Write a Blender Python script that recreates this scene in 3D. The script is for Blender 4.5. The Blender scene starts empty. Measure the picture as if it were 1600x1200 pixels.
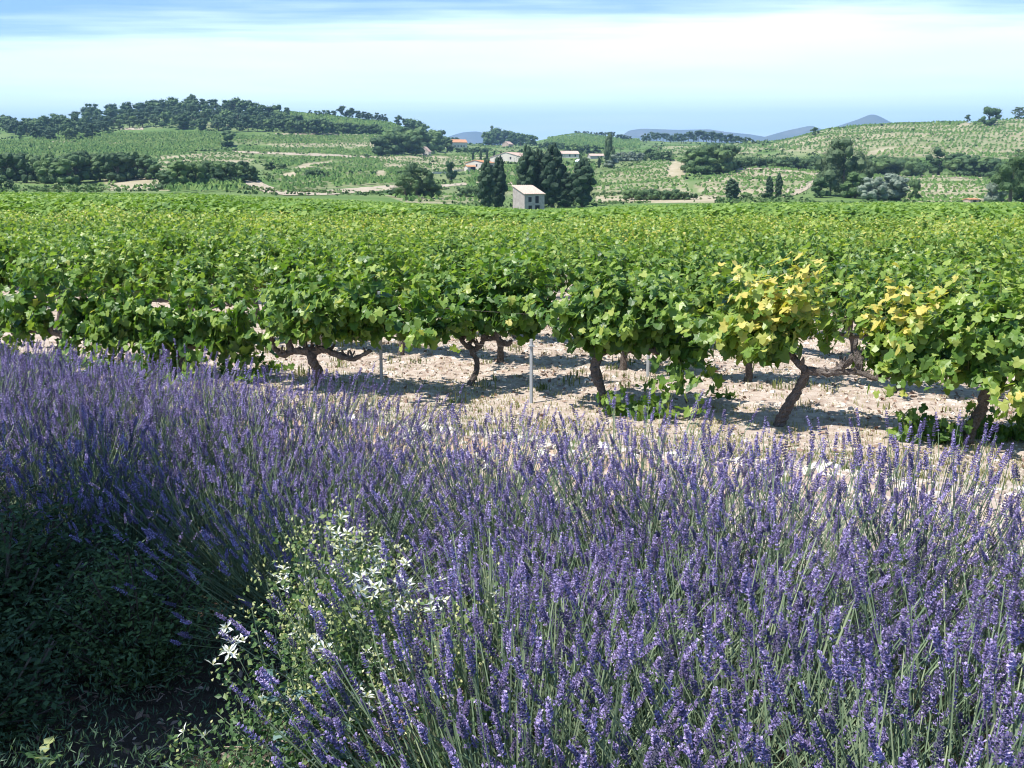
import bpy, math, random
import numpy as np
from mathutils import Vector, Matrix
random.seed(7)
RNG = np.random.default_rng(7)
SC = bpy.context.scene
COL = SC.collection

# ------------------------------------------------------------------ camera, sky, sun, exposure
EYE = 2.3
F = 1570.0                      # focal length in photo pixels (1600 wide)
PITCH = math.atan(310.0 / F)
CP, SP = math.cos(PITCH), math.sin(PITCH)
cam = bpy.data.cameras.new('camera')
cam.sensor_width = 36.0
cam.lens = 36.0 * F / 1600.0
cam.clip_start = 0.05
cam.clip_end = 40000.0
camo = bpy.data.objects.new('camera', cam)
camo.location = (0, 0, EYE)
camo.rotation_euler = (math.pi / 2 - PITCH, 0, 0)
COL.objects.link(camo)
SC.camera = camo

SUN_EL = math.radians(62)
SUN_AZ = math.atan2(-0.90, -0.42)          # sun stands to the left and a little behind the camera
SUN_DIR = Vector((math.sin(SUN_AZ) * math.cos(SUN_EL), math.cos(SUN_AZ) * math.cos(SUN_EL), math.sin(SUN_EL)))
sl = bpy.data.lights.new('sun', 'SUN')
sl.energy = 4.9
sl.angle = math.radians(0.5)
sl.color = (1.0, 0.965, 0.90)
so = bpy.data.objects.new('sun', sl)
so.rotation_euler = SUN_DIR.to_track_quat('Z', 'Y').to_euler()
so.location = (0, 0, 60)
COL.objects.link(so)

SKY_STRENGTH = 0.09
world = bpy.data.worlds.new('World')
SC.world = world
world.use_nodes = True
wn, wl = world.node_tree.nodes, world.node_tree.links
wn.clear()


def wnode(t, **kw):
    n = wn.new(t)
    for k, v in kw.items():
        setattr(n, k, v)
    return n


def wmath(op, a, b=None, clamp=False):
    n = wn.new('ShaderNodeMath')
    n.operation = op
    n.use_clamp = clamp
    for i, v in enumerate((a, b)):
        if v is None:
            continue
        if isinstance(v, (int, float)):
            n.inputs[i].default_value = v
        else:
            wl.new(v, n.inputs[i])
    return n.outputs[0]


def wstep(v, a, b):
    n = wn.new('ShaderNodeMapRange')
    n.interpolation_type = 'SMOOTHSTEP'
    wl.new(v, n.inputs[0])
    n.inputs[1].default_value, n.inputs[2].default_value = a, b
    return n.outputs[0]


def wmix(fac, a, b):
    n = wn.new('ShaderNodeMix')
    n.data_type = 'RGBA'
    wl.new(fac, n.inputs[0])
    for v, s in ((a, n.inputs[6]), (b, n.inputs[7])):
        if isinstance(v, tuple):
            s.default_value = v
        else:
            wl.new(v, s)
    return n.outputs[2]


sky = wnode('ShaderNodeTexSky', sky_type='NISHITA', sun_disc=False)
sky.sun_elevation = SUN_EL
sky.sun_rotation = SUN_AZ % (2 * math.pi)
sky.air_density, sky.dust_density, sky.ozone_density = 1.0, 0.0, 4.6
sky.altitude = 100
tc = wnode('ShaderNodeTexCoord')
sep = wnode('ShaderNodeSeparateXYZ')
wl.new(tc.outputs['Generated'], sep.inputs[0])
zc = wmath('MAXIMUM', sep.outputs[2], 0.012)
cxn = wmath('DIVIDE', sep.outputs[0], zc)
cyn = wmath('DIVIDE', sep.outputs[1], zc)
comb = wnode('ShaderNodeCombineXYZ')
wl.new(cxn, comb.inputs[0]); wl.new(cyn, comb.inputs[1])


def wnoise(scale, detail, sx, sy, rough=0.55, off=0.0):
    mp = wn.new('ShaderNodeMapping')
    mp.inputs['Scale'].default_value = (sx, sy, 1)
    mp.inputs['Location'].default_value = (off, off * 0.7, 0)
    mp.inputs['Rotation'].default_value = (0, 0, 0.18)
    wl.new(comb.outputs[0], mp.inputs[0])
    n = wn.new('ShaderNodeTexNoise')
    n.inputs['Scale'].default_value = scale
    n.inputs['Detail'].default_value = detail
    n.inputs['Roughness'].default_value = rough
    wl.new(mp.outputs[0], n.inputs['Vector'])
    return n.outputs[0]


n1 = wnoise(0.22, 5, 1.0, 1.0)
n2 = wnoise(0.9, 6, 0.35, 1.6, 0.62, 3.1)
# high thin cloud sheet: its near edge lies about six cloud heights away, and it thins out towards the horizon
edge = wmath('ADD', cyn, wmath('MULTIPLY', cxn, 0.10))
edge = wmath('ADD', edge, wmath('MULTIPLY', wmath('SUBTRACT', n1, 0.5), 3.8))
edge = wmath('ADD', edge, wmath('MULTIPLY', wmath('SUBTRACT', n2, 0.5), 2.2))
sheet = wmath('MULTIPLY', wstep(edge, 5.35, 7.4), wmath('SUBTRACT', 1.0, wmath('MULTIPLY', wstep(edge, 10.5, 19.0), 0.80)))
streak = wmath('MULTIPLY', wstep(n2, 0.55, 0.75), 0.30)
cl = wmath('MAXIMUM', sheet, streak)
low = wmath('MULTIPLY', wmath('MULTIPLY', wstep(wnoise(0.16, 5, 1.0, 0.55, 0.6, 9.0), 0.56, 0.66), wstep(cyn, 12.0, 17.0)), 0.7)
cl = wmath('MAXIMUM', cl, low, clamp=True)
cloudcol = wmix(wstep(n1, 0.3, 0.7), (9.8, 12.3, 12.7, 1), (11.6, 13.4, 13.4, 1))
tintn = wn.new('ShaderNodeMix'); tintn.data_type = 'RGBA'; tintn.blend_type = 'MULTIPLY'; tintn.inputs[0].default_value = 1.0
wl.new(sky.outputs[0], tintn.inputs[6]); tintn.inputs[7].default_value = (0.92, 1.12, 1.32, 1)
cl = wmath('MAXIMUM', cl, wmath('ADD', 0.05, wmath('MULTIPLY', wstep(cyn, 8.0, 16.0), 0.58)))
skyc = wmix(cl, tintn.outputs[2], cloudcol)
bg = wnode('ShaderNodeBackground')
bg.inputs[1].default_value = SKY_STRENGTH
wl.new(skyc, bg.inputs[0])
wo = wnode('ShaderNodeOutputWorld')
wl.new(bg.outputs[0], wo.inputs[0])

SC.view_settings.view_transform = 'Standard'
SC.view_settings.look = 'None'
SC.view_settings.exposure = 0.70
SC.view_settings.gamma = 1.0
SC.view_settings.use_curve_mapping = False
cy = SC.cycles
cy.max_bounces = 6
cy.diffuse_bounces = 3
cy.glossy_bounces = 2
cy.transmission_bounces = 3
cy.transparent_max_bounces = 6
cy.volume_bounces = 0
cy.caustics_reflective = False
cy.caustics_refractive = False
cy.filter_width = 1.1

# ------------------------------------------------------------------ projection helpers and terrain


def vnoise(x, y, seed=0):
    """smooth value noise, vectorised, -1..1"""
    x = np.asarray(x, float); y = np.asarray(y, float)
    xi, yi = np.floor(x), np.floor(y)
    fx, fy = x - xi, y - yi
    fx = fx * fx * (3 - 2 * fx); fy = fy * fy * (3 - 2 * fy)

    def h(a, b):
        v = np.sin(a * 127.1 + b * 311.7 + seed * 74.7) * 43758.5453
        return (v - np.floor(v)) * 2 - 1
    return (h(xi, yi) * (1 - fx) + h(xi + 1, yi) * fx) * (1 - fy) + (h(xi, yi + 1) * (1 - fx) + h(xi + 1, yi + 1) * fx) * fy


def fbm(x, y, seed=0, o=3):
    s, a = 0, 1.0
    for k in range(o):
        s = s + a * vnoise(x * 2 ** k, y * 2 ** k, seed + k * 13)
        a *= 0.5
    return s


TC = np.array([-900, 0, 150, 300, 450, 600, 700, 800, 900, 1000, 1100, 1200, 1300, 1400, 1500, 1600, 2500], float)
TY = np.array([205, 235, 270, 330, 420, 520, 640, 780, 950, 1300, 1800, 3200, 9500], float)
TAB = np.array([
    [302, 302, 302, 300, 306, 312, 322, 332, 332, 322, 318, 319, 319, 319, 319, 319, 319],
    [296, 297, 297, 294, 303, 309, 315, 322, 322, 316, 313, 315, 315, 316, 316, 317, 317],
    [288, 290, 290, 283, 299, 304, 308, 312, 311, 306, 305, 307, 305, 309, 309, 309, 309],
    [272, 276, 276, 268, 285, 291, 293, 296, 295, 290, 283, 284, 281, 290, 289, 290, 290],
    [255, 258, 258, 254, 262, 272, 276, 276, 274, 269, 257, 262, 268, 276, 276, 276, 274],
    [236, 238, 236, 236, 245, 256, 260, 258, 257, 254, 247, 254, 252, 245, 243, 243, 240],
    [214, 218, 215, 213, 222, 237, 246, 246, 246, 245, 240, 239, 218, 210, 208, 207, 200],
    [198, 205, 200, 195, 203, 210, 234, 238, 238, 239, 234, 224, 200, 193, 190, 187, 180],
    [192, 197, 188, 176, 176, 190, 223, 232, 230, 231, 228, 223, 206, 200, 198, 196, 190],
    [192, 192, 186, 182, 184, 205, 228, 226, 210, 219, 223, 228, 224, 220, 216, 214, 214],
    [205, 200, 200, 205, 214, 226, 236, 236, 230, 236, 236, 236, 234, 230, 230, 230, 230],
    [262] * 17,
    [279] * 17], float)


def y_to_z(y, Y):
    return EYE - Y * np.tan(PITCH + np.arctan((y - 600.0) / F))


def colof(X, Y):
    Ys = np.maximum(Y, 1e-3)
    return np.clip(800 + F / CP * X / Ys, -900, 2500)


def near_h(X, Y):
    u = 0.4 * X + 0.917 * Y
    z = np.interp(u, [-30, 3.6, 4.6, 6.0, 6.8, 7.4, 8.0, 9.0, 12], [0.7, 0.7, 0.56, 0.36, 0.38, 0.24, 0.09, 0.0, 0.0])
    w = np.interp(colof(X, Y), [0, 300, 700, 840, 1000, 1200, 2500], [0.22, 0.35, 1.15, 1.52, 1.2, 0.98, 0.95])
    z = z - 0.0145 * np.maximum(0, Y - 14) * w
    z = z + 0.03 * vnoise(X * 0.9, Y * 0.9, 3) * (Y < 60)
    return z


def far_h(X, Y):
    Yc = np.clip(Y, TY[0], TY[-1])
    c = colof(X, Y)
    ci = np.clip(np.searchsorted(TC, c) - 1, 0, len(TC) - 2)
    yi = np.clip(np.searchsorted(TY, Yc) - 1, 0, len(TY) - 2)
    fc = (c - TC[ci]) / (TC[ci + 1] - TC[ci])
    fc = fc * 0.5 + 0.5 * fc * fc * (3 - 2 * fc)
    fy = (Yc - TY[yi]) / (TY[yi + 1] - TY[yi])
    fy = fy * 0.6 + 0.4 * fy * fy * (3 - 2 * fy)
    y = (TAB[yi, ci] * (1 - fc) + TAB[yi, ci + 1] * fc) * (1 - fy) + (TAB[yi + 1, ci] * (1 - fc) + TAB[yi + 1, ci + 1] * fc) * fy
    amp = np.clip((Yc - 215) / 150, 0, 1) * np.clip(3000 / Yc, 0, 1)
    return y_to_z(y, Yc) + amp * (1.1 * fbm(X / 38, Y / 30, 5) + 0.35 * vnoise(X / 9, Y / 9, 8))


def height(X, Y):
    X = np.asarray(X, float); Y = np.asarray(Y, float)
    t = np.clip((Y - 188) / 20, 0, 1)
    t = t * t * (3 - 2 * t)
    return near_h(X, Y) * (1 - t) + far_h(X, Y) * t


def project(X, Y, Z):
    d = Y * CP - (Z - EYE) * SP
    up = Y * SP + (Z - EYE) * CP
    d = np.where(d > 0.01, d, 0.01)
    return 800 + F * X / d, 600 - F * up / d


_MY = np.concatenate([np.linspace(1.2, 190, 1200), np.geomspace(190.5, 1700, 1400)])


def on_ground(px, py):
    """first point of the ground seen in direction px,py"""
    Z = np.zeros_like(_MY)
    for _ in range(3):
        d = _MY * CP - (Z - EYE) * SP
        X = (px - 800) / F * d
        Z = height(X, _MY)
    _, y = project(X, _MY, Z)
    i = int(np.argmax(y <= py)) if (y <= py).any() else int(np.argmin(y))
    return float(X[i]), float(_MY[i]), float(Z[i])


def ray(px, py):
    cx, cy_ = (px - 800) / F, -(py - 600) / F
    return np.array([cx, CP + cy_ * SP, -SP + cy_ * CP])


def in_row(px, py, u):
    """point seen at px,py on the upright plane of a vine row at offset u"""
    r = ray(px, py)
    t = u / (0.4 * r[0] + 0.917 * r[1])
    return np.array([0, 0, EYE]) + t * r


# ------------------------------------------------------------------ object helpers
def tag(o, label=None, cat=None, group=None, kind=None):
    if label: o['label'] = label
    if cat: o['category'] = cat
    if group: o['group'] = group
    if kind: o['kind'] = kind
    return o


def link(o, parent=None):
    COL.objects.link(o)
    if parent is not None:
        o.parent = parent
    return o


def empty(name, loc=(0, 0, 0), rz=0.0, scale=1.0):
    o = bpy.data.objects.new(name, None)
    o.empty_display_size = 0.1
    o.location = loc
    o.rotation_euler = (0, 0, rz)
    o.scale = (scale,) * 3 if isinstance(scale, (int, float)) else scale
    return link(o)


def make_mesh(name, chunks, mats, smooth=False):
    """chunks: list of (V (n,3), F (m,3) or (m,4), tint (n,), material index)"""
    V, L, ls, lt, T, MI = [], [], [], [], [], []
    off = 0; lo = 0
    for v, f, t, mi in chunks:
        if len(v) == 0:
            continue
        f = np.asarray(f, np.int64)
        k = f.shape[1]
        V.append(np.asarray(v, np.float32)); T.append(np.asarray(t, np.float32) * np.ones(len(v), np.float32))
        L.append((f + off).ravel())
        ls.append(lo + np.arange(len(f)) * k)
        lt.append(np.full(len(f), k))
        MI.append(np.full(len(f), mi))
        off += len(v); lo += f.size
    me = bpy.data.meshes.new(name)
    V = np.concatenate(V); L = np.concatenate(L); ls = np.concatenate(ls); lt = np.concatenate(lt)
    T = np.concatenate(T); MI = np.concatenate(MI)
    me.vertices.add(len(V)); me.vertices.foreach_set('co', V.ravel())
    me.loops.add(len(L)); me.loops.foreach_set('vertex_index', L.astype(np.int32))
    me.polygons.add(len(ls)); me.polygons.foreach_set('loop_start', ls.astype(np.int32))
    me.polygons.foreach_set('loop_total', lt.astype(np.int32))
    me.polygons.foreach_set('material_index', MI.astype(np.int32))
    me.polygons.foreach_set('use_smooth', np.full(len(ls), smooth))
    a = me.attributes.new('tint', 'FLOAT', 'POINT')
    a.data.foreach_set('value', T)
    for m in mats:
        me.materials.append(m)
    me.update(calc_edges=True)
    return me


def obj(name, me, parent=None, kind=None, loc=(0, 0, 0)):
    o = bpy.data.objects.new(name, me)
    o.location = loc
    link(o, parent)
    if kind:
        o['kind'] = kind
    return o


def copy_tree(o, parent=None):
    c = o.copy()
    COL.objects.link(c)
    c.parent = parent
    for ch in o.children:
        copy_tree(ch, c)
    return c


def norm(a):
    return a / np.maximum(np.linalg.norm(a, axis=-1, keepdims=True), 1e-9)


def frames(n, t):
    """rotation matrices with z=n and y close to t"""
    z = norm(n)
    y = norm(t - z * np.sum(t * z, -1, keepdims=True))
    x = np.cross(y, z)
    return np.stack([x, y, z], -1)


def inst(tv, tf, P, R, S, tint):
    """copies of template verts at P with rotation R and size S (N,) or (N,3)"""
    N = len(P)
    S = np.asarray(S, float)
    if S.ndim == 1:
        S = S[:, None] * np.ones(3)
    v = tv[None] * S[:, None, :]
    v = np.einsum('nij,nkj->nki', R, v) + P[:, None, :]
    f = tf[None] + (np.arange(N) * len(tv))[:, None, None]
    return v.reshape(-1, 3), f.reshape(-1, tf.shape[1]), np.repeat(tint, len(tv))


def thin_tubes(C, r):
    """C (N,K,3) centre lines, r (N,K) radii: three-sided tubes"""
    N, K, _ = C.shape
    d = norm(C[:, -1] - C[:, 0])
    ref = np.where(np.abs(d[:, 2:3]) > 0.8, np.array([[1., 0, 0]]), np.array([[0, 0, 1.]]))
    a = norm(np.cross(d, ref)); b = np.cross(d, a)
    ang = np.arange(3) * 2 * math.pi / 3
    ring = a[:, None, None, :] * np.cos(ang)[None, None, :, None] + b[:, None, None, :] * np.sin(ang)[None, None, :, None]
    V = C[:, :, None, :] + ring * r[:, :, None, None]
    idx = np.arange(N * K * 3).reshape(N, K, 3)
    q = []
    for j in range(3):
        j2 = (j + 1) % 3
        q.append(np.stack([idx[:, :-1, j], idx[:, :-1, j2], idx[:, 1:, j2], idx[:, 1:, j]], -1).reshape(-1, 4))
    return V.reshape(-1, 3), np.concatenate(q)


def tube(pts, rad, sides=8, knob=0.0, seed=0, cap=True, step=0.05):
    """smooth gnarled tube through pts; returns V, F(quads)"""
    rng = np.random.default_rng(seed)
    pts = np.asarray(pts, float); rad = np.asarray(rad, float)
    seg = np.linalg.norm(np.diff(pts, axis=0), axis=1)
    s = np.concatenate([[0], np.cumsum(seg)])
    n = max(3, int(s[-1] / step) + 1)
    q = np.linspace(0, s[-1], n)
    P = np.stack([np.interp(q, s, pts[:, i]) for i in range(3)], 1)
    for _ in range(2):
        P[1:-1] = (P[:-2] + 2 * P[1:-1] + P[2:]) / 4
    Rr = np.interp(q, s, rad)
    T = norm(np.gradient(P, axis=0))
    ref = np.array([0.3, 1.0, 0.2]); a = norm(np.cross(T, ref)); b = np.cross(T, a)
    ang = np.arange(sides) * 2 * math.pi / sides
    k = 1 + knob * (rng.random((n, sides)) - 0.5) * 2
    V = P[:, None] + (a[:, None] * np.cos(ang)[None, :, None] + b[:, None] * np.sin(ang)[None, :, None]) * (Rr[:, None] * k)[..., None]
    idx = np.arange(n * sides).reshape(n, sides)
    Fq = np.stack([idx[:-1], np.roll(idx[:-1], -1, 1), np.roll(idx[1:], -1, 1), idx[1:]], -1).reshape(-1, 4)
    V = V.reshape(-1, 3)
    if cap:
        V = np.concatenate([V, P[:1], P[-1:]])
        c0, c1 = n * sides, n * sides + 1
        e = [[idx[0, (j + 1) % sides], idx[0, j], c0, c0] for j in range(sides)] + [[idx[-1, j], idx[-1, (j + 1) % sides], c1, c1] for j in range(sides)]
        # caps as degenerate-free quads are not possible: return them as triangles via a second chunk
        return V, Fq, np.array([x[:3] for x in e])
    return V, Fq, np.zeros((0, 3), int)


def tube_chunks(pts, rad, mi=0, tint=0.5, **k):
    V, Q, T3 = tube(pts, rad, **k)
    nm = V.shape[0]
    out = [(V, Q, np.full(nm, tint), mi)]
    if len(T3):
        used = np.unique(T3)
        remap = {int(u): i for i, u in enumerate(used)}
        out.append((V[used], np.array([[remap[int(i)] for i in t] for t in T3]), np.full(len(used), tint), mi))
    return out


def box_chunk(x0, x1, y0, y1, z0, z1, mi=0, tint=0.5):
    V = np.array([[x, y, z] for z in (z0, z1) for y in (y0, y1) for x in (x0, x1)], float)
    Fq = np.array([[0, 2, 3, 1], [4, 5, 7, 6], [0, 1, 5, 4], [2, 6, 7, 3], [0, 4, 6, 2], [1, 3, 7, 5]])
    return (V, Fq, np.full(8, tint), mi)


# ------------------------------------------------------------------ materials
def material(name, stops, tint_amt=1.0, obj_amt=0.0, noise=None, rough=0.7, translucent=0.0, bump=None, spec=0.3, tcol=None, coords='Object', noise2=None):
    """colour ramp driven by the tint attribute, a random value per object and an optional noise"""
    m = bpy.data.materials.new(name)
    m.use_nodes = True
    N, L = m.node_tree.nodes, m.node_tree.links
    N.clear()
    out = N.new('ShaderNodeOutputMaterial')
    b = N.new('ShaderNodeBsdfPrincipled')
    b.inputs['Roughness'].default_value = rough
    b.inputs['Specular IOR Level'].default_value = spec

    def mth(op, a, c, clamp=False):
        n = N.new('ShaderNodeMath'); n.operation = op; n.use_clamp = clamp
        for i, v in enumerate((a, c)):
            if isinstance(v, (int, float)): n.inputs[i].default_value = v
            else: L.new(v, n.inputs[i])
        return n.outputs[0]
    at = N.new('ShaderNodeAttribute'); at.attribute_name = 'tint'
    fac = mth('MULTIPLY', at.outputs['Fac'], tint_amt)
    if obj_amt:
        oi = N.new('ShaderNodeObjectInfo')
        fac = mth('ADD', fac, mth('MULTIPLY', mth('SUBTRACT', oi.outputs['Random'], 0.5), obj_amt))
    tcn = N.new('ShaderNodeTexCoord')
    geo = N.new('ShaderNodeNewGeometry')
    vec = tcn.outputs['Object'] if coords == 'Object' else geo.outputs['Position']

    def nz(scale, detail=4, rough_=0.6):
        n = N.new('ShaderNodeTexNoise'); n.inputs['Scale'].default_value = scale; n.inputs['Detail'].default_value = detail
        n.inputs['Roughness'].default_value = rough_
        L.new(vec, n.inputs['Vector'])
        return n.outputs[0]
    for spec_n in (noise, noise2):
        if spec_n:
            fac = mth('ADD', fac, mth('MULTIPLY', mth('SUBTRACT', nz(spec_n[0]), 0.5), spec_n[1]))
    r = N.new('ShaderNodeValToRGB')
    el = r.color_ramp.elements
    while len(el) > 1: el.remove(el[-1])
    el[0].position = stops[0][0]; el[0].color = (*stops[0][1], 1)
    for p, c in stops[1:]:
        e = el.new(p); e.color = (*c, 1)
    L.new(fac, r.inputs[0])
    L.new(r.outputs[0], b.inputs['Base Color'])
    if bump:
        bn = N.new('ShaderNodeBump'); bn.inputs['Strength'].default_value = bump[1]; bn.inputs['Distance'].default_value = bump[2]
        L.new(nz(bump[0], 5, 0.65), bn.inputs['Height'])
        L.new(bn.outputs[0], b.inputs['Normal'])
    if translucent:
        tr = N.new('ShaderNodeBsdfTranslucent')
        g = N.new('ShaderNodeMix'); g.data_type = 'RGBA'; g.blend_type = 'MULTIPLY'; g.inputs[0].default_value = 1.0
        L.new(r.outputs[0], g.inputs[6]); g.inputs[7].default_value = (*(tcol or (1.5, 1.7, 0.6)), 1)
        L.new(g.outputs[2], tr.inputs['Color'])
        mx = N.new('ShaderNodeMixShader'); mx.inputs[0].default_value = translucent
        L.new(b.outputs[0], mx.inputs[1]); L.new(tr.outputs[0], mx.inputs[2])
        L.new(mx.outputs[0], out.inputs[0])
    else:
        L.new(b.outputs[0], out.inputs[0])
    return m


M = {}
M['vine_leaf'] = material('vine_leaf', [(0.0, (0.022, 0.066, 0.020)), (0.35, (0.070, 0.150, 0.030)), (0.6, (0.165, 0.265, 0.045)), (0.78, (0.29, 0.38, 0.08)), (0.9, (0.38, 0.41, 0.10)), (1.0, (0.60, 0.50, 0.14))],
                          obj_amt=0.12, rough=0.42, translucent=0.34, spec=0.45)
M['far_vine'] = material('far_vine', [(0.0, (0.085, 0.17, 0.034)), (0.5, (0.18, 0.29, 0.055)), (1.0, (0.32, 0.41, 0.10))], rough=0.6, translucent=0.25, noise=(0.03, 0.5), coords='World')
M['hill_vine'] = material('hill_vine', [(0.0, (0.05, 0.11, 0.024)), (0.5, (0.09, 0.175, 0.036)), (1.0, (0.17, 0.24, 0.06))], rough=0.8, noise=(0.01, 0.6), coords='World')
M['shoot'] = material('shoot', [(0, (0.10, 0.14, 0.03)), (1, (0.22, 0.20, 0.06))], rough=0.6)
M['vine_bark'] = material('vine_bark', [(0, (0.05, 0.038, 0.03)), (0.5, (0.14, 0.115, 0.10)), (1, (0.30, 0.27, 0.25))], noise=(14, 0.9), noise2=(70, 1.2), rough=0.95, bump=(50, 1.0, 0.025))
M['tree_bark'] = material('tree_bark', [(0, (0.06, 0.045, 0.035)), (1, (0.22, 0.18, 0.14))], noise=(3, 1.0), rough=0.9)
M['lav_flower'] = material('lavender_flower', [(0, (0.085, 0.085, 0.12)), (0.3, (0.195, 0.15, 0.30)), (0.65, (0.385, 0.305, 0.575)), (1, (0.64, 0.55, 0.81))], obj_amt=0.30, rough=0.8, translucent=0.15, tcol=(1, 1, 1))
M['lav_stem'] = material('lavender_stem', [(0, (0.08, 0.13, 0.065)), (0.5, (0.15, 0.215, 0.12)), (1, (0.28, 0.33, 0.19))], obj_amt=0.2, rough=0.6)
M['lav_leaf'] = material('lavender_leaf', [(0, (0.045, 0.095, 0.045)), (0.6, (0.13, 0.20, 0.115)), (1, (0.26, 0.33, 0.22))], obj_amt=0.2, rough=0.7, translucent=0.15)
M['white_petal'] = material('white_petal', [(0, (0.78, 0.80, 0.70)), (1, (0.86, 0.88, 0.84))], rough=0.5, translucent=0.25, tcol=(1, 1, .9))
M['bud'] = material('flower_bud', [(0, (0.45, 0.46, 0.18)), (1, (0.72, 0.70, 0.40))], rough=0.6, translucent=0.2)
M['clem_leaf'] = material('clematis_leaf', [(0, (0.03, 0.075, 0.03)), (0.5, (0.095, 0.17, 0.055)), (1, (0.34, 0.37, 0.14))], rough=0.5, translucent=0.25)
M['grey_leaf'] = material('grey_green_leaf', [(0, (0.06, 0.12, 0.11)), (1, (0.14, 0.22, 0.20))], rough=0.7)
M['stone'] = material('pale_stone', [(0, (0.26, 0.19, 0.14)), (0.45, (0.56, 0.48, 0.40)), (1, (0.78, 0.73, 0.66))], noise=(3, 0.3), coords='World', rough=0.9, bump=(40, 0.5, 0.01), obj_amt=0.3)
M['dry_grass'] = material('dry_grass', [(0, (0.12, 0.16, 0.05)), (0.45, (0.30, 0.29, 0.12)), (1, (0.58, 0.50, 0.29))], rough=0.7, translucent=0.2)
M['litter'] = material('dry_litter', [(0, (0.16, 0.09, 0.06)), (0.6, (0.38, 0.26, 0.20)), (1, (0.6, 0.47, 0.38))], rough=0.8)
M['oak'] = material('oak_leaf', [(0, (0.030, 0.062, 0.022)), (0.5, (0.060, 0.110, 0.036)), (1, (0.13, 0.20, 0.06))], obj_amt=0.8, rough=0.7)
M['scrub'] = material('scrub_leaf', [(0, (0.055, 0.11, 0.032)), (0.5, (0.11, 0.18, 0.05)), (1, (0.21, 0.24, 0.10))], noise=(0.012, .6), coords='World', rough=0.8)
M['pine'] = material('pine_leaf', [(0, (0.026, 0.055, 0.024)), (0.5, (0.050, 0.092, 0.036)), (1, (0.09, 0.14, 0.055))], obj_amt=0.4, rough=0.7)
M['cypress'] = material('cypress_leaf', [(0, (0.014, 0.034, 0.018)), (0.5, (0.030, 0.060, 0.028)), (1, (0.065, 0.10, 0.046))], obj_amt=0.3, rough=0.75)
M['olive'] = material('olive_leaf', [(0, (0.09, 0.12, 0.085)), (0.5, (0.17, 0.21, 0.15)), (1, (0.28, 0.32, 0.25))], obj_amt=0.3, rough=0.7)
M['poplar'] = material('poplar_leaf', [(0, (0.045, 0.075, 0.035)), (0.5, (0.08, 0.125, 0.055)), (1, (0.15, 0.19, 0.09))], obj_amt=0.3, rough=0.7)
M['metal'] = material('galvanised_metal', [(0, (0.30, 0.32, 0.33)), (1, (0.50, 0.52, 0.53))], noise=(30, 0.8), rough=0.55, spec=0.5)
M['post_wood'] = material('post_wood', [(0, (0.14, 0.12, 0.10)), (1, (0.30, 0.27, 0.23))], noise=(20, 0.8), rough=0.9)
M['hut_stone'] = material('hut_stone', [(0, (0.24, 0.20, 0.18)), (0.5, (0.43, 0.37, 0.34)), (1, (0.62, 0.55, 0.50))], noise=(1.6, 1.1), noise2=(7, 0.8), rough=0.95, bump=(4, 0.8, 0.06))
M['roof_tile'] = material('pale_roof_tile', [(0, (0.42, 0.30, 0.24)), (1, (0.66, 0.52, 0.43))], noise=(2.5, 1.4), rough=0.9)  # one pale pinkish tile colour, varied by noise
M['roof_orange'] = material('orange_roof_tile', [(0, (0.40, 0.19, 0.10)), (1, (0.62, 0.34, 0.19))], noise=(0.8, 1.0), rough=0.9)
M['roof_pink'] = material('pink_roof_tile', [(0, (0.42, 0.30, 0.25)), (1, (0.60, 0.46, 0.38))], noise=(0.6, 1.0), rough=0.9)
M['render_white'] = material('white_wall_render', [(0, (0.56, 0.49, 0.41)), (1, (0.76, 0.70, 0.61))], noise=(0.7, 1.0), rough=0.9)
M['dark_opening'] = material('dark_opening', [(0, (0.015, 0.015, 0.02)), (1, (0.035, 0.035, 0.045))], noise=(3, 1.0), rough=0.5)
M['grey_trim'] = material('grey_trim', [(0, (0.35, 0.33, 0.31)), (1, (0.5, 0.48, 0.45))], noise=(4, 1.0), rough=0.8)
M['white_plastic'] = material('white_plastic_sheet', [(0, (0.72, 0.80, 0.80)), (1, (0.84, 0.88, 0.88))], rough=0.35)
M['track'] = material('pale_track_soil', [(0, (0.22, 0.20, 0.12)), (0.5, (0.36, 0.30, 0.21)), (1, (0.48, 0.41, 0.31))], noise=(0.25, 1.2), noise2=(1.5, 0.5), coords='World', rough=0.95)
M['mountain'] = material('mountain_scrub', [(0, (0.05, 0.075, 0.045)), (0.5, (0.10, 0.11, 0.075)), (1, (0.22, 0.20, 0.16))], noise=(0.004, 1.0), noise2=(0.02, 0.6), coords='World', rough=0.95)


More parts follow.
